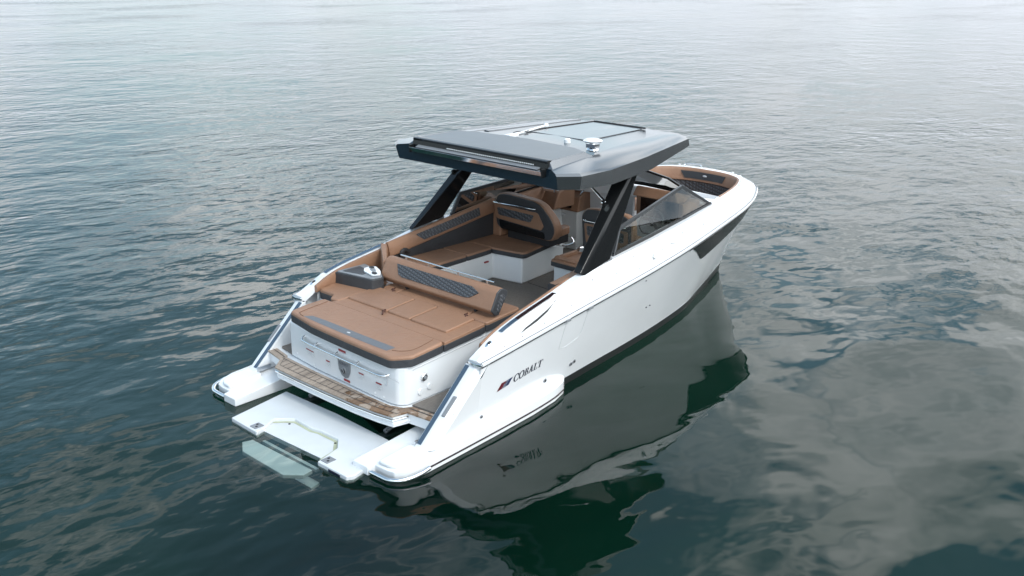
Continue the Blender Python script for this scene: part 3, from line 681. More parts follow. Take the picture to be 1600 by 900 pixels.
# port side pad
cushion([(1.62, 1.46), (1.62, 1.16), (1.50, 1.08), (1.52, .93), (2.12, .91), (2.12, 1.46)], lambda x, y: zb(x)+.01, lambda x, y: zb(x)+.14, 'side_pad', r=.04)

# backrest of the sun pad
b = MB(); sect = [(2.245, 1.15), (2.30, 1.085), (2.37, 1.075), (2.515, 1.30), (2.52, 1.345), (2.47, 1.385), (2.41, 1.395), (2.35, 1.36)]
b.py(sect, -1.0, .985); bk = b.build('backrest', BROWN, bevel=.022, seg=4)
dirn = (Vector((2.35, 1.36))-Vector((2.245, 1.15)))
def onback(y, t, o=.004): p = Vector((2.245, 1.15))+dirn*t; n_ = Vector((-dirn.y, dirn.x)).normalized(); return (p.x+n_.x*o, y, p.y+n_.y*o)
b = MB(); q = [(.74, .95), (-.60, .95), (-.74, .72), (-.62, .36), (-.55, .30), (.58, .30), (.66, .40)]
b.extr([onback(y, t, -.01) for y, t in q], [onback(y, t, .010) for y, t in q]); b.build('quilted_inlay', QUILT, bk, bevel=.006)
b = MB(); b.py([(x+(x-2.39)*.02, z+.0) for x, z in sect], -1.018, -.992); b.build('end_panel', CHAR, bk, bevel=.012)
b = MB(); b.py([(2.315, 1.13), (2.37, 1.115), (2.475, 1.29), (2.43, 1.33), (2.38, 1.32)], -1.028, -1.015); b.build('end_inlay', QUILT, bk, bevel=.006)
b = MB(); b.tube([(2.46, .80, 1.43), (2.46, -.86, 1.43)], .010, 10)
for y in (.70, .28, -.25, -.74): b.tube([(2.46, y, 1.37), (2.46, y, 1.43)], .011, 8)
b.build('backrest_rail', CHROME, bk)
for y in (.57, -.66): MB().py([(2.30, .90), (2.38, .90), (2.42, 1.12), (2.34, 1.12)], y-.02, y+.02).build('backrest_post', RUBBER, bk)

# ------------------------------------------------------------------ port drink console and divider
b = MB(); pl = rnd([(1.88, 1.475), (1.99, .83), (2.16, .80), (2.30, 1.00), (2.40, 1.475)], .03)
b.prism(pl, .93, lambda x, y: 1.185, 0); con = b.build('drink_console', CHAR, bevel=.012)
b = MB(); b.prism(rnd([(1.90, 1.44), (2.00, .85), (2.15, .82), (2.28, 1.01), (2.37, 1.44)], .03), 1.185, 1.20); b.build('console_top', GREYM, con, bevel=.004)
b = MB(); b.prism(rnd([(1.95, 1.38), (2.03, 1.06), (2.19, 1.12), (2.24, 1.38)], .02), 1.20, 1.2035); b.build('console_mat', CHAR, con)
b = MB(); b.prism(rnd([(2.10, 1.13), (2.06, .92), (2.16, .86), (2.26, .98), (2.34, 1.16), (2.30, 1.22), (2.18, 1.22)], .03), 1.203, 1.225)
ct = b.build('cup_holder_plate', WHITE, con, bevel=.006)
b = MB(); b.disc((2.125, .945, 1.225), (0, 0, 1), .035, .006, 0, 16, .055, (.4, .9, 0)); b.disc((2.265, 1.165, 1.225), (0, 0, 1), .035, .006, 0, 16, .05, (.4, .9, 0)); b.prism([(2.15, 1.02), (2.19, .99), (2.26, 1.09), (2.20, 1.13)], 1.225, 1.231, 1)
b.build('cup_recess', [RUBBER, GREYM], ct)
b = MB(); b.extr([(2.30, 1.00, 1.0), (2.36, .98, 1.0), (2.72, 1.44, 1.0), (2.66, 1.47, 1.0)], [(2.34, 1.02, 1.33), (2.40, 1.00, 1.33), (2.76, 1.42, 1.40), (2.68, 1.46, 1.42)]); b.build('bolster_divider', BROWN, bevel=.02, seg=3)

# ------------------------------------------------------------------ coaming pads, cockpit liner, floor
for sg in (-1, 1):
    b = MB(); rows = []
    for k in range(24):
        x = 1.58+(3.15-1.58)*k/23; y, z = topx(x, 1), topx(x, 2); d = .04+.17*min(1, k/10)
        rows.append([(x, sg*(y-.004), z-.01), (x, sg*(y-.02), z+.004), (x, sg*(y-.05), z-.005), (x, sg*(y-.06), z-.05), (x, sg*(y-.045), z-d-.05), (x, sg*(y-.004), z-d-.05)])
    b.grid(rows, 0, True); b.add(rows[0], [tuple(range(6))]); b.add(rows[-1], [tuple(range(6))]); b.build('coaming_pad', BROWN, ang=60)
b = MB()
for sg in (-1, 1):
    rows = []
    for i in range(NS):
        t = T_[i]
        if t[0] > 7.0: break
        rows.append([(t[0]+(.25 if t[0] < 1.6 else 0), sg*(t[1]-.002), t[2]-.015), (t[0]+(.25 if t[0] < 1.6 else 0), sg*(t[1]+.01), t[2]-.25), (t[0]+(.25 if t[0] < 1.6 else 0), sg*min(t[1]+.01, hull_y(max(1.4, t[0]), .62)-.05), .62)])
    b.grid(rows, 0)
b.build('cockpit_liner', LINER)
fx_ = [2.72+k*(6.9-2.72)/10 for k in range(11)]; hb_ = lambda x, z: hull_y(x, z)-.05
b = MB(); b.prism([(x, -hb_(x, .60)) for x in fx_]+[(x, hb_(x, .60)) for x in fx_[::-1]], .60, .66)
fl = b.build('cockpit_floor', WOVEN)
b = MB(); b.tube([(3.98, -.45, .662), (4.43, -.42, .662), (4.50, .38, .662)], .004, 6, sm=False); b.build('floor_hatch_seam', RUBBER, fl)

# ------------------------------------------------------------------ port L-shaped lounge
LB = [(2.74, .86), (4.31, .90), (4.39, .40), (5.45, .50), (5.45, hb_(5.45, .655)), (4.3, hb_(4.3, .655)), (2.74, hb_(2.74, .655))]
b = MB(); b.prism([(x, y) for x, y in LB], .655, 1.05); lb = b.build('lounge_base', LINER, bevel=.03, seg=3)
cushion([(2.74, .855), (3.75, .87), (3.75, 1.42), (2.74, 1.42)], 1.045, 1.135, 'bench_cushion')
cushion([(3.765, .87), (4.275, .885), (4.275, 1.42), (3.765, 1.42)], 1.045, 1.135, 'bench_cushion')
cushion([(4.285, .90), (4.37, .385), (4.44, .36), (5.12, .48), (5.12, 1.42), (4.285, 1.42)], 1.045, 1.135, 'bench_cushion', r=.05)
b = MB(); b.box((4.12, .873, .93), (4.20, .892, .95)); b.build('warning_label', RED, lb)
b = MB(); b.box((3.28, .85, .80), (3.42, .872, .93)); b.box((3.31, .845, .82), (3.36, .853, .91), 1); b.build('vent_grille', [CHROME, RUBBER], lb, bevel=.004)
# side bolster: dark band below, tan above, quilted inlay
def zt2(x): return 1.435+.135*(x-3.0)
b = MB(); rows = []
for k in range(16):
    x = 2.76+(4.84-2.76)*k/15; t = zt2(x); yo = topx(x, 1)-.006
    rows.append([(x, yo, t-.22), (x, yo-.085, t-.19), (x, yo-.095, t-.17), (x, yo-.06, t-.01), (x, yo-.045, t+.008), (x, yo-.02, t+.012), (x, yo, t+.0)])
b.grid(rows, 0, True); b.add(rows[0], [tuple(range(7))]); b.add(rows[-1], [tuple(range(7))]); sb = b.build('side_bolster', BROWN, ang=50)
b = MB(); rows = []
for k in range(16):
    x = 2.76+(4.86-2.76)*k/15; t = zt2(x); yo = topx(x, 1)-.006
    rows.append([(x, yo, 1.13), (x, yo-.055, 1.13), (x, yo-.065, 1.15), (x, yo-.07, t-.20), (x, yo, t-.19)])
b.grid(rows, 0, True); b.add(rows[0], [tuple(range(5))]); b.add(rows[-1], [tuple(range(5))]); b.build('lower_band', CHAR, sb, ang=50)
b = MB(); up2 = []; lo2 = []
for k in range(11):
    x = 3.26+(4.50-3.26)*k/10; t = zt2(x); yo = topx(x, 1)-.006
    fa = .02; fb = .13 if k > 0 else .03
    if k == 0: x2 = x
    P_ = lambda f: Vector((x, yo-.06-.035*(f/.16)-.006, t-.01-f))
    up2.append(P_(fa)); lo2.append(P_(min(.135, .03+.105*min(1, k/1.0))))
b.grid([up2, [(a+c)/2 for a, c in zip(up2, lo2)], lo2]); b.build('quilted_inlay', QUILT, sb)
b = MB(); b.tube([(2.98, 1.37, 1.14), (2.95, 1.35, 1.24), (3.02, 1.35, 1.27), (3.1, 1.36, 1.22)], .03, 8); b.build('bolster_bracket', RUBBER, sb)
b = MB(); b.box((4.80, 1.20, 1.13), (5.02, 1.41, 1.64)); b.build('corner_bolster', BROWN, bevel=.03, seg=3)
# forward coaming pad along the port side
for sg in (1, -1):
    b = MB(); rows = []
    for k in range(12):
        x = 5.03+(6.6-5.03)*k/11; t = topx(x, 2); yo = topx(x, 1)
        rows.append([(x, sg*yo, t-.28), (x, sg*(yo-.07), t-.26), (x, sg*(yo-.07), t-.02), (x, sg*(yo-.05), t+.004), (x, sg*(yo-.002), t+.004)])
    b.grid(rows, 0, True); b.add(rows[0], [tuple(range(5))]); b.add(rows[-1], [tuple(range(5))]); b.build('forward_coaming_pad', BROWN, ang=50)

# ------------------------------------------------------------------ companion seat (port) and helm seat (starboard)
def seat_back(name, outl, x0, lean, thick, handle, inlay, lower, panel):
    b = MB(); n = len(outl); zmin = min(z for y, z in outl)
    fx = lambda z: x0-lean*(z-zmin)
    P = rnd(outl, .10, 6)
    b.extr([(fx(z), y, z) for y, z in P], [(fx(z)+thick, y, z) for y, z in P], 0)
    cy = sum(y for y, z in P)/len(P); cz = sum(z for y, z in P)/len(P)
    o = b.build(name, BROWN, root, bevel=.035, seg=4, lim=50)
    b = MB(); Q = [(cy+(y-cy)*.95, cz+(z-cz)*.95) for y, z in P]
    b.extr([(fx(z)-.012, y, z) for y, z in Q], [(fx(z)+.02, y, z) for y, z in Q]); b.build('back_shell', BLACK if name == '' else CHAR, o, bevel=.012)
    for nm, poly, ma, off in (('back_panel', panel, BROWN, .024), ('quilted_inlay', inlay, QUILT, .034), ('lower_panel', lower, BLACK, .022)):
        if not poly: continue
        b = MB(); pp = rnd(poly, .03); b.extr([(fx(z)-.008, y, z) for y, z in pp], [(fx(z)-off, y, z) for y, z in pp]); b.build(nm, ma, o, bevel=.008)
    (ya, za), (yb, zb_) = handle
    b = MB(); b.tube([(fx(za)-.01, ya, za), (fx(za)-.055, ya-.02, za), (fx(zb_)-.06, (ya+yb)/2, (za+zb_)/2), (fx(zb_)-.055, yb+.02, zb_), (fx(zb_)-.01, yb, zb_)], .013, 10); b.build('grab_handle', CHROME, o)
    return o
cs = seat_back('companion_seat_back', [(1.27, 1.28), (1.27, 1.68), (1.20, 1.81), (1.03, 1.845), (.46, 1.815), (.33, 1.77), (.14, 1.58), (.08, 1.42), (.16, 1.27), (.26, 1.24)], 4.78, .12, .16,
               ((1.215, 1.68), (.44, 1.705)), [(1.19, 1.61), (.47, 1.60), (.55, 1.48), (1.17, 1.49)], [(1.18, 1.42), (.30, 1.37), (.30, 1.27), (1.16, 1.28)], [(1.24, 1.66), (.40, 1.65), (.30, 1.46), (.36, 1.39), (1.22, 1.43)])
b = MB(); b.prism(rnd([(4.92, 1.2), (4.92, .20), (5.16, .22), (5.24, .30), (5.24, 1.2)], .06), 1.27, 1.38); b.build('seat', BROWN, cs, bevel=.04, seg=4)
b = MB(); b.prism(rnd([(4.92, .30), (4.92, .13), (5.16, .15), (5.20, .30)], .05), 1.31, 1.42); b.build('armrest', BROWN, cs, bevel=.04, seg=4)
b = MB(); b.tube([(4.85, .15, 1.2), (5.0, .10, 1.17), (5.2, .12, 1.17), (5.25, .2, 1.22)], .012, 8); b.box((4.86, .3, 1.13), (5.3, 1.1, 1.28), 1); b.build('seat_slide', [CHROME, RUBBER], cs)
hs = seat_back('helm_seat_back', [(-.25, 1.22), (-.22, 1.70), (-.29, 1.80), (-.45, 1.825), (-.98, 1.825), (-1.10, 1.76), (-1.12, 1.3), (-1.05, 1.2), (-.33, 1.18)], 4.93, .02, .13,
               ((-.31, 1.645), (-1.0, 1.655)), [(-.34, 1.57), (-.98, 1.57), (-.98, 1.43), (-.36, 1.43)], None, [(-.29, 1.60), (-1.04, 1.60), (-1.04, 1.32), (-.33, 1.32)])
b = MB(); b.prism(rnd([(5.03, -.25), (5.03, -1.1), (5.5, -1.1), (5.5, -.25)], .08), 1.27, 1.40); b.build('seat', BROWN, hs, bevel=.04, seg=4)
b = MB(); b.tube([(4.95, -.18, 1.20), (5.0, -.12, 1.17), (5.15, -.14, 1.16)], .018, 8); b.prism([(4.9, -.14), (5.2, -.14), (5.2, -.3), (4.9, -.3)], 1.13, 1.17); b.build('seat_slide', CHROME, hs)
b = MB(); b.prism([(4.46, -.12), (5.5, -.12), (5.5, -hb_(5.5, .655)), (4.46, -hb_(4.46, .655))], .655, 1.04); sbx = b.build('helm_seat_base', LINER, bevel=.025, seg=3)
sc_ = cushion([(4.43, -.08), (5.02, -.06), (5.02, -1.34), (4.43, -1.38)], 1.035, 1.13, 'aft_facing_cushion', r=.05)
b = MB(); b.tube([(5.0, -.16, 1.135), (4.55, -.17, 1.135), (4.52, -.25, 1.135), (4.52, -1.3, 1.135)], .045, 8); b.build('cushion_rim', BROWN, sc_)
# starboard side bolster with seat arm
b = MB(); rows = []
for k in range(12):
    x = 2.98+(4.4-2.98)*k/11; t = 1.395+.10*(x-2.98); yo = topx(x, 1)-.004
    rows.append([(x, -yo, t-.22), (x, -(yo-.19), t-.20), (x, -(yo-.20), t-.03), (x, -(yo-.17), t+.0), (x, -(yo-.08), t-.004), (x, -(yo-.04), t+.02), (x, -yo, t+.02)])
b.grid(rows, 0, True); b.add(rows[-1], [tuple(range(7))]); b.add(rows[0], [tuple(range(7))], 1); b.build('starboard_bolster', [BROWN, CHAR], ang=50)

# ------------------------------------------------------------------ port cabinet with tan top, companion console, white door
b = MB(); b.prism([(6.30, .93), (6.30, hb_(6.3, 1.0)), (6.75, hb_(6.75, 1.0)), (6.75, .95)], .655, 1.285); cab = b.build('galley_cabinet', LINER, bevel=.015)
b = MB(); b.extr([(6.27, .90, 1.285), (6.27, 1.40, 1.285), (6.78, 1.36, 1.285), (6.78, .92, 1.285)], [(6.37, .93, 1.50), (6.37, 1.40, 1.50), (6.78, 1.36, 1.74), (6.78, .94, 1.74)]); ctop = b.build('cabinet_top', BROWN, cab, bevel=.02, seg=3)
b = MB(); b.extr([(6.285, 1.04, 1.335), (6.285, 1.34, 1.335), (6.345, 1.34, 1.475), (6.345, 1.06, 1.475)], [(6.275, 1.04, 1.337), (6.275, 1.34, 1.337), (6.335, 1.34, 1.477), (6.335, 1.06, 1.477)]); b.build('tinted_panel', SCREEN, ctop)
b = MB(); b.tube([(6.40, .96, 1.53), (6.44, .96, 1.57), (6.56, .96, 1.63), (6.60, .96, 1.62)], .012, 8); b.build('grab_handle', CHROME, ctop)
b = MB(); b.box((6.29, 1.16, 1.19), (6.302, 1.26, 1.225)); b.build('drawer_latch', CHROME, cab)
b = MB(); b.tube([(6.295, .95, .86), (6.295, 1.28, .86)], .006, 6); b.build('drawer_seam', LGREY, cab)
b = MB(); b.prism([(6.80, .98), (6.80, .22), (6.86, .22), (6.86, .98)], .655, 1.92); dr = b.build('bulkhead_door', WHITE, bevel=.01)
b = MB(); b.tube([(6.795, .52, .8), (6.795, .52, 1.9)], .006, 6); b.tube([(6.795, .56, .8), (6.795, .56, 1.9)], .004, 6); b.build('door_seam', LGREY, dr)
b = MB(); b.extr([(5.78, 1.30, 1.40), (5.78, .98, 1.40), (6.26, .95, 1.40), (6.26, 1.28, 1.40)], [(5.92, 1.30, 1.66), (5.92, 1.0, 1.66), (6.26, .95, 1.74), (6.26, 1.28, 1.74)]); pc = b.build('companion_console', BROWN, bevel=.025, seg=3)
b = MB(); b.box((5.84, 1.04, 1.66), (5.86, 1.26, 1.70)); b.tube([(5.88, 1.28, 1.70), (5.88, .98, 1.70)], .012, 8); b.build('grab_handle', CHROME, pc)

# helm dash
b = MB(); b.prism([(5.98, -.42), (6.60, -.42), (6.60, -hb_(6.6, .655)), (5.98, -hb_(5.98, .655))], .655, 1.55); hd = b.build('helm_console', LINER, bevel=.02)
b = MB(); b.extr([(6.0, -.40, 1.50), (6.0, -1.24, 1.50), (6.55, -1.22, 1.50), (6.55, -.42, 1.50)], [(5.98, -.40, 1.83), (5.98, -1.20, 1.83), (6.50, -1.16, 1.80), (6.50, -.42, 1.80)]); hb = b.build('dash', BROWN, hd, bevel=.02)
b = MB(); b.extr([(5.90, -.38, 1.84), (5.90, -1.18, 1.84), (6.10, -1.16, 1.82), (6.10, -.38, 1.82)], [(5.98, -.40, 1.985), (5.98, -1.05, 1.985), (6.40, -1.10, 1.86), (6.40, -.40, 1.86)]); b.build('dash_hood', BROWN, hd, bevel=.025, seg=3)
b = MB(); b.box((5.955, -1.14, 1.56), (5.985, -.50, 1.83)); b.box((5.94, -1.1, 1.50), (5.96, -.55, 1.545)); b.build('chart_screen', SCREEN, hd, bevel=.006)
b = MB(); cw = Vector((5.72, -.86, 1.56)); ax = Vector((-.8, 0, .6)); U = Vector((0, 1, 0)); V = ax.cross(U)
b.tube([cw+.185*(math.cos(k*2*PI/24)*U+math.sin(k*2*PI/24)*V) for k in range(25)], .013, 8, sm=False)
for k in range(3): b.tube([cw-ax*.03, cw+.18*(math.cos(k*2*PI/3+.5)*U+math.sin(k*2*PI/3+.5)*V)], .010, 8)
b.disc(cw-ax*.05, ax, .045, .04); b.tube([cw-ax*.05, cw-ax*.32], .025, 8); b.build('steering_wheel', CHAR, hd)

# ------------------------------------------------------------------ windscreen
ap = lambda sg: (6.06, sg*1.11, 2.055)
rb = lambda sg: (4.02, sg*1.455, 1.55); fb = lambda sg: (6.58, sg*1.285, 1.735)
ws = bpy.data.objects.new('windscreen', None); COL.objects.link(ws); ws.parent = root; ws.location = -ROOT_AT
def bar(P, wd, th, b, mi=0):
    """flat framing bar through points P: wd in plane height, th thickness"""
    for p, q in zip(P, P[1:]):
        p, q = Vector(p), Vector(q); d = (q-p).normalized(); s_ = d.cross(Vector((0, 0, 1))).normalized()*th/2; u_ = s_.normalized().cross(d)*wd/2
        p = p-d*.012; q = q+d*.012
        b.extr([p+s_+u_, p-s_+u_, p-s_-u_, p+s_-u_], [q+s_+u_, q-s_+u_, q-s_-u_, q+s_-u_], mi)
ftop = [(6.06, -1.11, 2.055), (6.20, -.80, 2.105), (6.28, -.42, 2.135), (6.30, 0, 2.145), (6.28, .42, 2.135), (6.20, .80, 2.105), (6.06, 1.11, 2.055)]
fbot = [(6.58, -1.285, 1.735), (6.70, -.92, 1.765), (6.78, -.46, 1.79), (6.80, 0, 1.795), (6.78, .46, 1.79), (6.70, .92, 1.765), (6.58, 1.285, 1.735)]
for sg in (-1, 1):
    b = MB(); mid = [(5.3, sg*1.395, 1.655)]
    bot = [rb(sg), (4.9, sg*1.43, 1.625), (5.8, sg*1.37, 1.695), fb(sg)]
    rt_ = (4.17, sg*1.415, 1.865); poly = bot+[ap(sg), rt_]
    c = Vector((0, 0, 0))
    vs = [Vector(p)+Vector((0, 0, .02)) if i < 4 else Vector(p) for i, p in enumerate(poly)]
    b.add(vs+[v+Vector((0, -sg*.008, 0)) for v in vs], [(0, 1, 2, 5), (2, 3, 4, 5), (6, 7, 8, 11), (8, 9, 10, 11)])
    b.build('side_glass', GLASS, ws, ang=5)
    b = MB(); bar([(p[0], p[1], p[2]+.012) for p in bot], .055, .035, b); bar([rb(sg), rt_], .05, .035, b, 1); bar([rt_, ap(sg)], .05, .035, b, 1); bar([ap(sg), fb(sg)], .055, .04, b, 1)
    b.build('side_frame', [BLACK, FRAME], ws, bevel=.005)
b = MB(); b.grid([[(p[0], p[1], p[2]+.01) for p in fbot], ftop]); b.build('front_glass', GLASS, ws, ang=60)
for P_ in (ftop, fbot):
    b = MB(); bar(P_, .03, .03, b); b.build('front_frame', BLACK, ws)

# ------------------------------------------------------------------ hardtop on its two legs
for sg in (-1, 1):
    b = MB()
    lo = [(3.235, 1.50), (3.335, 1.455), (3.93, 1.545), (3.99, 1.62)]          # (x, z) foot: aft edge .. forward edge
    def sec(t):
        a0 = 3.235+(4.42-3.235)*t; a1 = 3.85+(4.60-3.85)*t; z = 1.50+(2.58-1.50)*t; yo = 1.545-.145*t; yi = 1.435-.255*t
        dz = (1-t)*.06*1.0
        return [(a0, sg*yi, z), (a0+.02, sg*(yo-.02), z), (a0+.07, sg*yo, z-dz*.7), (a1-.02, sg*yo, z+dz), (a1, sg*(yo-.03), z+dz), (a1-.02, sg*yi, z+dz)]
    rows = [sec(k/6) for k in range(7)]
    b.grid(rows, 0, True); b.add(rows[0], [tuple(range(6))]); b.add(rows[-1], [tuple(range(6))])
    lg = b.build('arch_leg', BLACK, bevel=.012, lim=15, ang=20)
    b = MB()
    for k, (t) in enumerate((.0,)):
        b.box((3.80, sg*1.50-.03, 1.53), (3.90, sg*1.50+.03, 1.575))
    b.build('leg_foot', GREYM, lg, bevel=.008)
    b = MB(); p0 = Vector((3.98, sg*1.33, 2.22)); p1 = Vector((4.02, sg*.80, 2.56))
    b.tube([p0, p1], .022, 10); b.disc(p0-Vector((.03, 0, 0)), (0, -sg, .3), .04, .03); b.build('roof_strut', CHROME if sg < 0 else BLACK, lg)
BOT = [(2.98, 1.37, 2.55), (3.18, 1.545, 2.55), (3.68, 1.655, 2.555), (4.62, 1.555, 2.58), (6.10, 1.17, 2.64), (6.20, 1.02, 2.65)]
MIDL = [(2.935, 1.385, 2.715), (3.125, 1.605, 2.722), (3.64, 1.645, 2.73), (4.58, 1.50, 2.738), (6.06, 1.175, 2.745), (6.20, 1.01, 2.745)]
TPL = [(2.94, 1.36, 2.745), (3.14, 1.56, 2.752), (3.63, 1.585, 2.76), (4.50, 1.44, 2.768), (5.90, 1.13, 2.775), (6.15, .97, 2.775)]
IN1 = [(3.06, 1.18, 2.765), (3.24, 1.22, 2.775), (3.70, 1.20, 2.80), (4.50, 1.05, 2.815), (5.80, .86, 2.80), (6.14, .80, 2.785)]
IN2 = [(3.06, 1.10, 2.765), (3.24, 1.16, 2.78), (3.70, 1.13, 2.81), (4.50, .98, 2.80), (5.80, .80, 2.79), (6.15, .76, 2.775)]
MID0 = [(3.06, 0, 2.77), (3.24, 0, 2.785), (3.70, 0, 2.82), (4.50, 0, 2.822), (5.80, 0, 2.81), (6.16, 0, 2.795)]
UND = [(3.10, .9, 2.52), (3.3, 1.25, 2.52), (3.7, 1.35, 2.53), (4.6, 1.25, 2.555), (5.9, .95, 2.61), (6.1, .8, 2.63)]
UN0 = [(3.10, 0, 2.52), (3.3, 0, 2.52), (3.7, 0, 2.53), (4.6, 0, 2.555), (5.9, 0, 2.61), (6.1, 0, 2.63)]
b = MB()
for sg in (-1, 1):
    fl_ = lambda T: [(x, sg*y, z) for x, y, z in T]
    b.grid([fl_(BOT), fl_(MIDL), fl_(TPL), fl_(IN1), fl_(IN2), fl_(MID0)], 0); b.grid([fl_(UN0), fl_(UND), fl_(BOT)], 1)
    cols = [UN0, UND, BOT, MIDL, TPL, IN1, IN2, MID0]
    fr_ = [(T[-1][0], sg*T[-1][1], T[-1][2]) for T in cols]; b.add(fr_, [tuple(range(len(fr_)))], 0)
    af = [(T[0][0], sg*T[0][1], T[0][2]) for T in cols]; b.add(af, [tuple(range(len(af)))], 1)
ht = b.build('hardtop', [SILVER, NAVY], ang=24)
# raised after panel with the recess for the light bar
b = MB(); RP = [(3.10, 1.13), (3.10, -1.13), (3.80, -1.12), (3.93, -.85), (4.02, .0), (3.93, .85), (3.80, 1.12)]; RPb = [(3.04, 1.24), (3.04, -1.24), (3.92, -1.27), (4.12, -.92), (4.20, 0), (4.12, .92), (3.92, 1.27)]
b.extr([(x, y, 2.755) for x, y in RPb], [(x, y, 2.845+.008*min(1, (x-3.1)/.8)) for x, y in RP], 0)
b.m[-1] = 1; rp = b.build('roof_fairing', [SILVER, BRUSH], ht, bevel=.008, ang=20)
b = MB(); b.py([(3.035, 2.842), (3.045, 2.818), (3.10, 2.822), (3.13, 2.8495), (3.05, 2.8485)], -1.15, 1.15); b.py([(3.035, 2.75), (3.07, 2.75), (3.085, 2.83), (3.05, 2.83)], -1.16, 1.16); b.build('fairing_lip', BLACK, ht)
b = MB(); b.py([(2.975, 2.675), (3.03, 2.68), (3.03, 2.74), (2.945, 2.735)], -1.13, 1.13, 0); b.py([(2.975, 2.742), (3.03, 2.742), (3.045, 2.765), (3.035, 2.765)], -1.05, 1.05, 1)
for k in range(44): y = -.95+k*1.45/43; b.disc((3.03, y, 2.782), (-.9, 0, .3), .009, .010, 2, 8)
lbar = b.build('light_bar', [CHROME, GREYM, LINER], ht, bevel=.003)
b = MB(); b.box((2.955, -1.15, 2.66), (3.04, -1.13, 2.765)); b.box((2.955, 1.13, 2.66), (3.04, 1.15, 2.765)); b.build('light_bar_end', BLACK, lbar, bevel=.006)
# sunroof panel with its dark seal
b = MB(); b.prism(rnd([(4.62, .52), (4.62, -.52), (6.02, -.44), (6.02, .44)], .05), 2.80, lambda x, y: 2.8215-.012*max(0, x-4.6)); sr = b.build('sunroof', SILVER, ht, bevel=.006)
b = MB(); ring_ = [(4.60, .54), (4.60, -.54), (6.04, -.46), (6.04, .46), (4.60, .54)]
b.tube([(x, y, 2.824-.012*max(0, x-4.6)) for x, y in ring_[2:4]], .014, 6, sm=False); b.tube([(x, y, 2.824-.012*max(0, x-4.6)) for x, y in ring_[3:5]], .010, 6, sm=False); b.build('sunroof_seal', RUBBER, sr)
b = MB(); b.extr([(4.25, .92, 2.80), (6.1, .74, 2.775), (6.1, .84, 2.78), (4.25, 1.04, 2.80)], [(4.25, .94, 2.82), (6.1, .76, 2.80), (6.1, .80, 2.80), (4.25, 1.0, 2.82)]); b.build('roof_facet_reflection', NAVY, ht, bevel=.004)  # navy strip paints in the darker sky that the port facet reflects
b = MB(); b.tube([(4.12, .40, 2.83), (5.05, .57, 2.84)], lambda t: .016 if t < .97 else .016, 8); b.lathe((5.07, .574, 2.825), [(0, .055), (.03, .04), (.035, .015), (.03, -.02), (.012, -.05), (.012, -.075)], 0, 16)
b.box((4.05, .34, 2.80), (4.22, .46, 2.845)); b.tube([(4.2, .42, 2.86), (4.35, .48, 2.85), (4.5, .44, 2.84), (4.55, .46, 2.85)], .006, 6, 1); an = b.build('whip_antenna', [WHITE, RUBBER], ht)
b = MB(); b.lathe((4.32, -.42, 2.815), [(0, .06), (.025, .057), (.043, .04), (.046, 0)], 0, 18); b.build('gps_puck', WHITE, ht)
b = MB(); b.lathe((4.20, -.93, 2.80), [(0, .15), (.05, .148), (.10, .138), (.125, .12), (.105, .10), (.04, .095)], 0, 28); dm = b.build('satellite_dome', WHITE, ht)
b = MB(); b.lathe((4.20, -.93, 2.79), [(.05, .11), (.045, .05), (.075, .03), (.085, 0)], 0, 20); b.box((4.15, -1.0, 2.83), (4.25, -.86, 2.88)); b.build('dome_mount', CHROME, dm)

# ------------------------------------------------------------------ bow: foredeck blocks, lounge, cushions
for sg in (1, -1):
    fd = MB().prism([(6.44, sg*1.275), (7.05, sg*1.165), (7.10, sg*.62)]+([(7.42, .55), (7.30, -.12), (6.82, -.16)] if sg > 0 else [])+[(6.60, sg*.58), (6.50, sg*.9)], 1.58, 1.758).build('foredeck', WHITE, bevel=.015)
    MB().prism([(6.62, sg*.62), (7.06, sg*.66), (7.06, sg*.90), (6.62, sg*.95)], .90, 1.585).build('deck_pillar', WHITE, fd)
b = MB(); b.add([(7.03, -.72, 1.7605), (7.03, -1.15, 1.7605), (6.86, -1.20, 1.7605), (6.80, -1.06, 1.7605), (6.84, -.70, 1.7605)], [(0, 1, 2, 3, 4)]); b.build('deck_inlay', BLUEST, fd)
def bowrow(off, z, i0):
    o = []
    for sg in (1,):
        pass
    for i in range(i0, NS): t = T_[i]; n_ = Vector((R_[i][0]-t[0], R_[i][1]-t[1])).normalized(); o.append((t[0]-n_.x*off, max(0, t[1]-n_.y*off), z))
    return o
i0 = min(range(NS), key=lambda i: abs(T_[i][0]-7.08))
def full(r): return r+[(x, -y, z) for x, y, z in r[-2::-1]]
b = MB(); b.grid([full(bowrow(.004, 1.748, i0)), full(bowrow(.02, 1.762, i0)), full(bowrow(.05, 1.757, i0)), full(bowrow(.075, 1.72, i0)), full(bowrow(.10, 1.56, i0)), full(bowrow(.05, 1.54, i0))])
bb = b.build('bow_backrest', BROWN, ang=50)
b = MB(); b.grid([full(bowrow(.07, 1.565, i0)), full(bowrow(.075, 1.35, i0))]); b.build('bow_lower_backrest', QUILT, ang=60)
b = MB(); seat_out = bowrow(.06, 1.37, i0); seat_in = [(min(p[0], 8.05), max(0, min(p[1]-.38, .42)) if p[0] < 8.0 else max(0, min(.42, p[1]*.6)), 1.37) for p in seat_out]
seat_in = [(x, y if i < len(seat_in)-1 else 0, z) for i, (x, y, z) in enumerate(seat_in)]
b.grid([full([(x, y, 1.24) for x, y, z in seat_in]), full([(x, y, 1.355) for x, y, z in seat_in]), full([(x+.015, y+.015 if y > .01 else 0, 1.372) for x, y, z in seat_in]), full(seat_out)]); b.build('bow_seat', BROWN, ang=50)
b = MB(); b.prism([(6.85, .6), (7.3, .55), (8.1, .36), (8.5, 0), (8.1, -.36), (7.3, -.55), (6.85, -.6)], .85, .90); b.build('bow_floor', WOVEN)
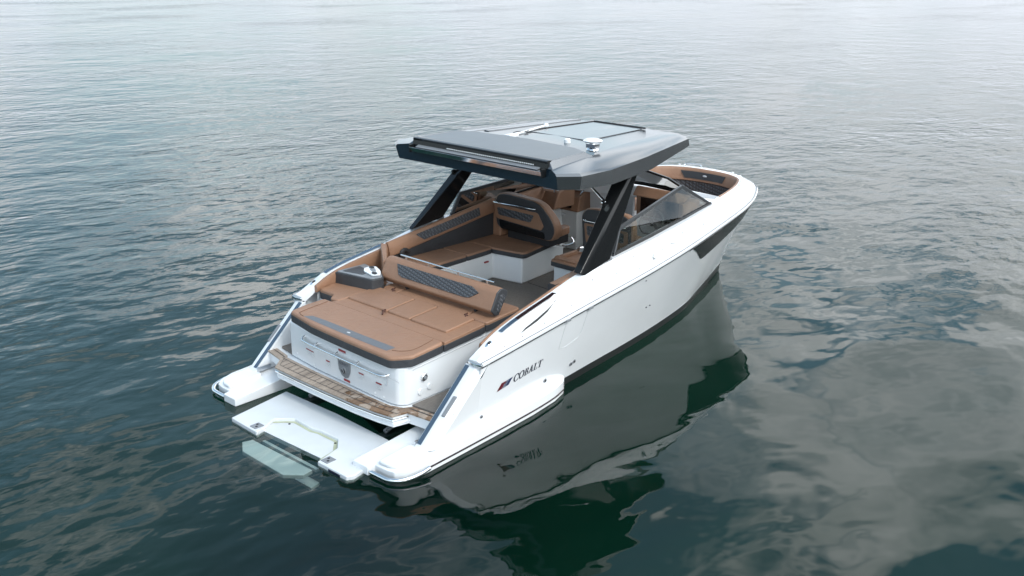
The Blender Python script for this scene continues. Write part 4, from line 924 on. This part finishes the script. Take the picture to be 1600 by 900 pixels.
b = MB(); b.grid([full([(x, y, .88) for x, y, z in seat_in]), full([(x, y, 1.25) for x, y, z in seat_in])]); b.build('bow_seat_base', LINER, ang=60)
# grey inlay with badge on the forward backrest
b = MB(); q = []
for i in range(NS-10, NS): pass
def onbow(y, t):
    i = min(range(i0, NS), key=lambda i: abs(T_[i][1]-abs(y))); r1 = bowrow(.078, 1.715, i0)[i-i0]; r2 = bowrow(.098, 1.575, i0)[i-i0]; p = lerp(r1, r2, t); return (p[0]-.006, math.copysign(abs(y), y)*1.0, p[2])
yl = [.44, .3, .15, 0, -.15, -.3, -.42]; yb_ = [.36, .27, .14, 0, -.14, -.27, -.36]
b.grid([[onbow(y, .0) for y in yl], [onbow(y, .85) for y in yb_]]); b.build('inlay', CHAR, bb)
b = MB(); p = onbow(0, .4); b.disc((p[0], 0, p[2]), (-1, 0, .2), .016, .006, 0, 16, .04, (0, 1, 0)); b.build('oval_badge', LGREY, bb)
b = MB()
for pts in ([(7.3, 1.15, 1.77), (7.35, 1.16, 1.79), (7.75, 1.04, 1.795), (7.8, 1.02, 1.77)], [(7.9, -1.0, 1.765), (7.95, -1.0, 1.79), (8.3, -.84, 1.79), (8.33, -.82, 1.765)], [(8.66, .5, 1.765), (8.7, .45, 1.79), (8.75, .25, 1.79), (8.74, .2, 1.765)]):
    b.tube(pts, .011, 8)
b.build('bow_grab_rail', CHROME, gunw)
for x, y in ((8.6, -.62), (8.75, -.40), (8.72, .62)):
    b = MB(); b.disc((x, y, 1.745), (0, 0, 1), .022, .012, 0, 14, .045, (1, .6, 0)); b.build('bow_cleat', CHROME, gunw)

# ------------------------------------------------------------------ wooded shore off to the right, outside the frame: it shows in the windscreen and the gloss
b = MB(); rows = []
SH = [(20, -120), (42, -78), (70, -44), (110, -20), (170, -4)]
for (x, y) in cr(SH, 4):
    d = Vector((.62, -.78)); rows.append([(x, y, -2.9), (x+d.x*3, y+d.y*3, .6), (x+d.x*14, y+d.y*14, 3.0), (x+d.x*60, y+d.y*60, 9)])
b.grid(rows); o = b.build('wooded_shore', mat('shore_soil', (.06, .06, .035), .9, var=(.4, .3)), None); o['kind'] = 'structure'
LEAF = mat('conifer_needles', (.030, .050, .026), .8, var=(.6, .4)); BARK = mat('bark', (.07, .05, .035), .9)
b = MB(); rg = random.Random(3); S2 = cr(SH, 12)
for k in range(120):
    p = S2[rg.randrange(len(S2))]; back = rg.uniform(4, 34); x = p[0]+.62*back+rg.uniform(-3, 3); y = p[1]-.78*back+rg.uniform(-3, 3); z0 = .5+back*.17; h = rg.uniform(11, 22); r = h*.17
    b.tube([(x, y, z0-.5), (x, y, z0+h*.9)], lambda t: .28*(1-t)+.04, 6, 1, sm=False)
    n = int(h*1.6)
    for q in range(n):
        t = q/n; zz = z0+h*(.12+.88*t); rr = r*(1-t)**.8+.15
        for a in range(7):
            an = rg.uniform(0, 2*PI); l = rr*rg.uniform(.75, 1.15); w_ = .35*rr+.12; ca, sa = math.cos(an), math.sin(an)
            b.add([(x, y, zz+.35), (x+ca*l*.6-sa*w_, y+sa*l*.6+ca*w_, zz-.1), (x+ca*l, y+sa*l, zz-.45), (x+ca*l*.6+sa*w_, y+sa*l*.6-ca*w_, zz-.1)], [(0, 1, 2, 3)], 0)
o = b.build('far_conifer_wood', [LEAF, BARK], None, ang=5); o['kind'] = 'stuff'
